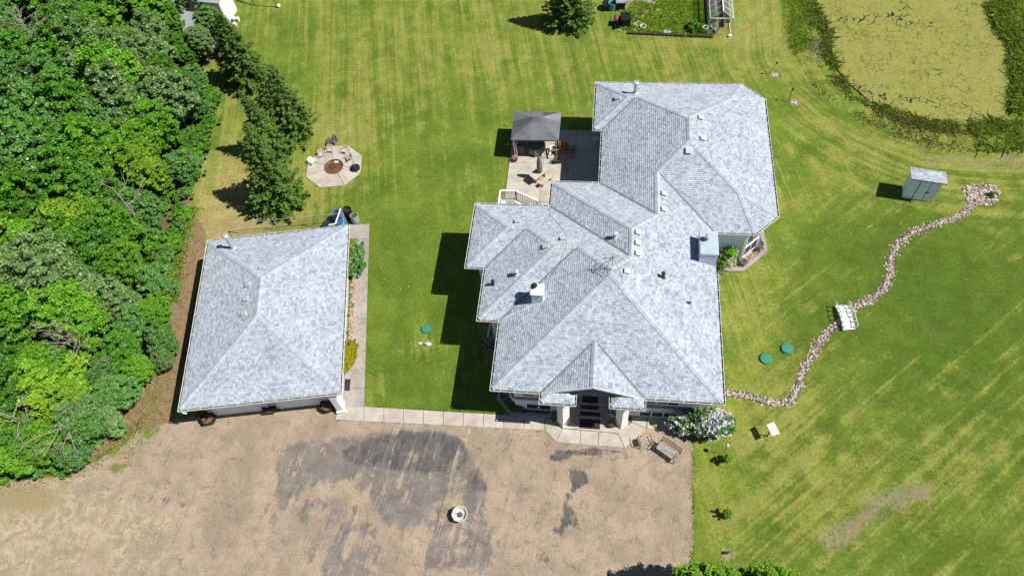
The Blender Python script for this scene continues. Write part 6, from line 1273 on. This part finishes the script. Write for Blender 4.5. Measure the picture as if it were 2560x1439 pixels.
x, y, z = G(2480, 486, .2); shrub('rock_bed_plant', 'dark green plant growing in the round stone bed', (x, y, .25), (.35, .28, .28), 22, 34, (.06, .11), 'leaf_e', 111)
for (px, py, s_, lab, mt) in [(1745, 1470, .62, 'light green tree crown at the bottom edge beside the drive', 'leaf_d'), (1800, 1466, .58, 'light green tree crown at the bottom edge, middle one', 'leaf_d'), (1868, 1474, .5, 'light green tree crown at the bottom edge, second from the right', 'leaf_a'), (1930, 1468, .6, 'light green tree crown at the bottom edge farthest right', 'leaf_d')]:
    x, y, _ = G(px, py, 3.6); tree(x, y, s_, s_*1.05, 2, mt, lab, None, s_*7)
# ---- blades: long grass on the pond bank, garden greens, weeds at edges
def blades(name, pts, h, wd, m, label=None, seed=1, z=0., lean=.5, tone=(0, 1)):
    g = np.random.default_rng(seed); p = np.array(pts); n = len(p); hh = g.uniform(h[0], h[1], n); a = g.random(n)*6.283; w_ = g.uniform(.6, 1.3, n)*wd; dx = np.stack([np.cos(a), np.sin(a)], 1); l = g.normal(size=(n, 2))*lean*hh[:, None]
    zz = z if np.ndim(z) else np.full(n, z); b0 = np.column_stack([p-dx*w_[:, None]/2, zz]); b1 = np.column_stack([p+dx*w_[:, None]/2, zz]); mid = np.column_stack([p+l*.4, zz+hh*.65]); off = np.column_stack([dx*w_[:, None]*.3, np.zeros(n)]); tip = np.column_stack([p+l, zz+hh*g.uniform(.75, 1, n)])
    V = np.stack([b0, b1, mid+off, tip], 1).reshape(-1, 3); o = link(name, np_mesh(name, V, 4, g.uniform(tone[0], tone[1], n), M[m])); o['kind'] = 'stuff'
    if label: o['label'] = label
    return o
def ring_points(n, seed, lo, hi, box=(14, 38, 34, 60)):
    g = np.random.default_rng(seed); out = []
    while len(out) < n:
        X = g.uniform(box[0], box[2], 20000); Y = g.uniform(box[1], box[3], 20000); d = sdist(X, Y, POND); b = sdist(X, Y, BANK); c = fbm(X, Y, .6, 17); k = (d < lo) & (d > -hi) & (b > -.1) & (c > .40); out += list(zip(X[k], Y[k]))
    return out[:n]
blades('bank_grass', ring_points(9000, 3, .0, 3.0), (.08, .28), .05, 'blade', 'long green grass on the bank of the pond', 4, -.1, 1.1); blades('bank_straw', ring_points(10000, 5, -.6, 3.4), (.08, .25), .04, 'blade_dry', 'dry straw-coloured grass on the pond bank', 6, -.06, 1.2)
blades('pond_reeds', ring_points(5000, 7, .2, .9), (.2, .55), .05, 'blade', 'darker reeds standing along the water edge', 8, -.3, .7, (0, .5))
rp = [q for q in ring_points(60000, 9, -.25, 3.4) if q[0] > 26.5][:8500]
blades('reed_stand', rp[3000:], (.2, .5), .06, 'blade_bright', 'fresher green growth among the right bank reeds', 12, -.15, .9); rp = rp[:3000]
blades('reed_stand', rp, (.2, .5), .06, 'blade', 'tall reeds on the right bank of the pond', 10, -.2, .4, (.1, 1))
gq = np.array(scatter_line(smoothpoly(pix([(1995, -20), (2000, 60), (2003, 130)]), False, .4), .8, 420, 14)); blades('bank_grass', gq, (.08, .22), .05, 'blade_bright', 'bright fresh grass beside the upper left pond bank', 15, 0., 1.3)
gpoly = pix([(1550, 74), (1660, 84), (1776, 90), (1786, 50), (1770, -40), (1560, -40)]); gpts = np.array(scatter_poly(gpoly, 42000, 16)); kf = fbm(gpts[:, 0], gpts[:, 1], .55, 33) > .33; blades('garden_greens', gpts[kf], (.08, .28), .08, 'blade_bright', 'overgrown bright greens in the vegetable garden', 17, 0., 1.3)
me, C = crown_mesh('foliage', 130, .8, .0, .9, 50, 50, (.08, .16), M['leaf_a'], 5); t = thing('garden_plant', 'bushy dark-shadowed plant in the garden beside the greenhouse', 'plant', (*G2(1730, 72), 0)); link('foliage', me, t); part('stem', MB().tube([(0, 0, 0), (0, 0, .5)], .03, 6), M['bark'], t, False)
blades('edge_weeds', scatter_line(pix([(-20, 1205), (120, 1190), (230, 1165), (280, 1120), (350, 1060)]), .5, 130, 41), (.06, .2), .04, 'blade', 'weeds below the wood along the sandy drive', 42); blades('edge_weeds', scatter_line(pix([(300, 1150), (350, 1070), (380, 1020), (400, 930)]), .9, 110, 18), (.06, .2), .04, 'blade_bright', 'weeds growing between the wood and the drive', 19); blades('edge_weeds', scatter_line(pix([(475, 520), (450, 600), (430, 690), (425, 760)]), .7, 300, 20), (.08, .3), .05, 'blade_bright', 'fresh weeds along the edge of the wood', 21)
ee = scatter_line(pix([(1733, 1125), (1731, 1230), (1733, 1330), (1728, 1400)]), .14, 260, 22)+scatter_line([(-14, 17.14), (-5.9, 17.22)], .06, 260, 23)+scatter_line([W0, W1], .06, 200, 24)+scatter_line([(-7.12, 33.2), (-7.12, 40.7)], .06, 200, 25)+scatter_line(CREEK, .42, 18, 26)+scatter_line(OC+[OC[0]], .06, 200, 27)
blades('edging_grass', ee, (.04, .12), .03, 'blade', 'tufts of grass along paving and path edges', 28)
tw_ = stone_field('s', [G2(2035+r.uniform(-14, 14), 125+r.uniform(-25, 45)) for _ in range(3)], M['rock'], 0, .05, .1)
br = MB()
for k in range(46): x, y, _ = G(2036+r.uniform(-9, 9), 130+r.uniform(-28, 34)); a = r.random()*3.14; l_ = r.uniform(.25, .7); br.tube([(x, y, .05+r.random()*.3), (x+math.cos(a)*l_, y+math.sin(a)*l_, .1+r.random()*.35)], .012, 4)
stuff('brush_pile', br, M['twig'], 'heap of dry branches on the pond bank')

sp = [(r.uniform(-30, 30), r.uniform(9, 56)) for _ in range(700)]; SX = np.array([q[0] for q in sp]); SY = np.array([q[1] for q in sp]); okk = (sdist(SX, SY, EV) < -1) & (sdist(SX, SY, DRIVE) < -.3) & (sdist(SX, SY, FOREST) < -2) & (sdist(SX, SY, BANK) < 0)
dn = MB()
for x, y in zip(SX[okk], SY[okk]): leaf_card(dn, (x, y, .03), r.uniform(.03, .075), r, 2., None, 1.3)
stuff('fallen_petals', dn, M['flower_white'], 'scattered pale specks of clover and litter on the lawn')

dq = np.array([G2(r.uniform(150, 1720), r.uniform(1060, 1460)) for _ in range(2600)]); dq = dq[sdist(dq[:, 0], dq[:, 1], DRIVE) > .2]
stuff('loose_stones', stone_field('s', [tuple(q) for q in dq], M['rock'], 0, .012, .035, seed=44), M['dark_rock'], 'loose small stones scattered over the drive')
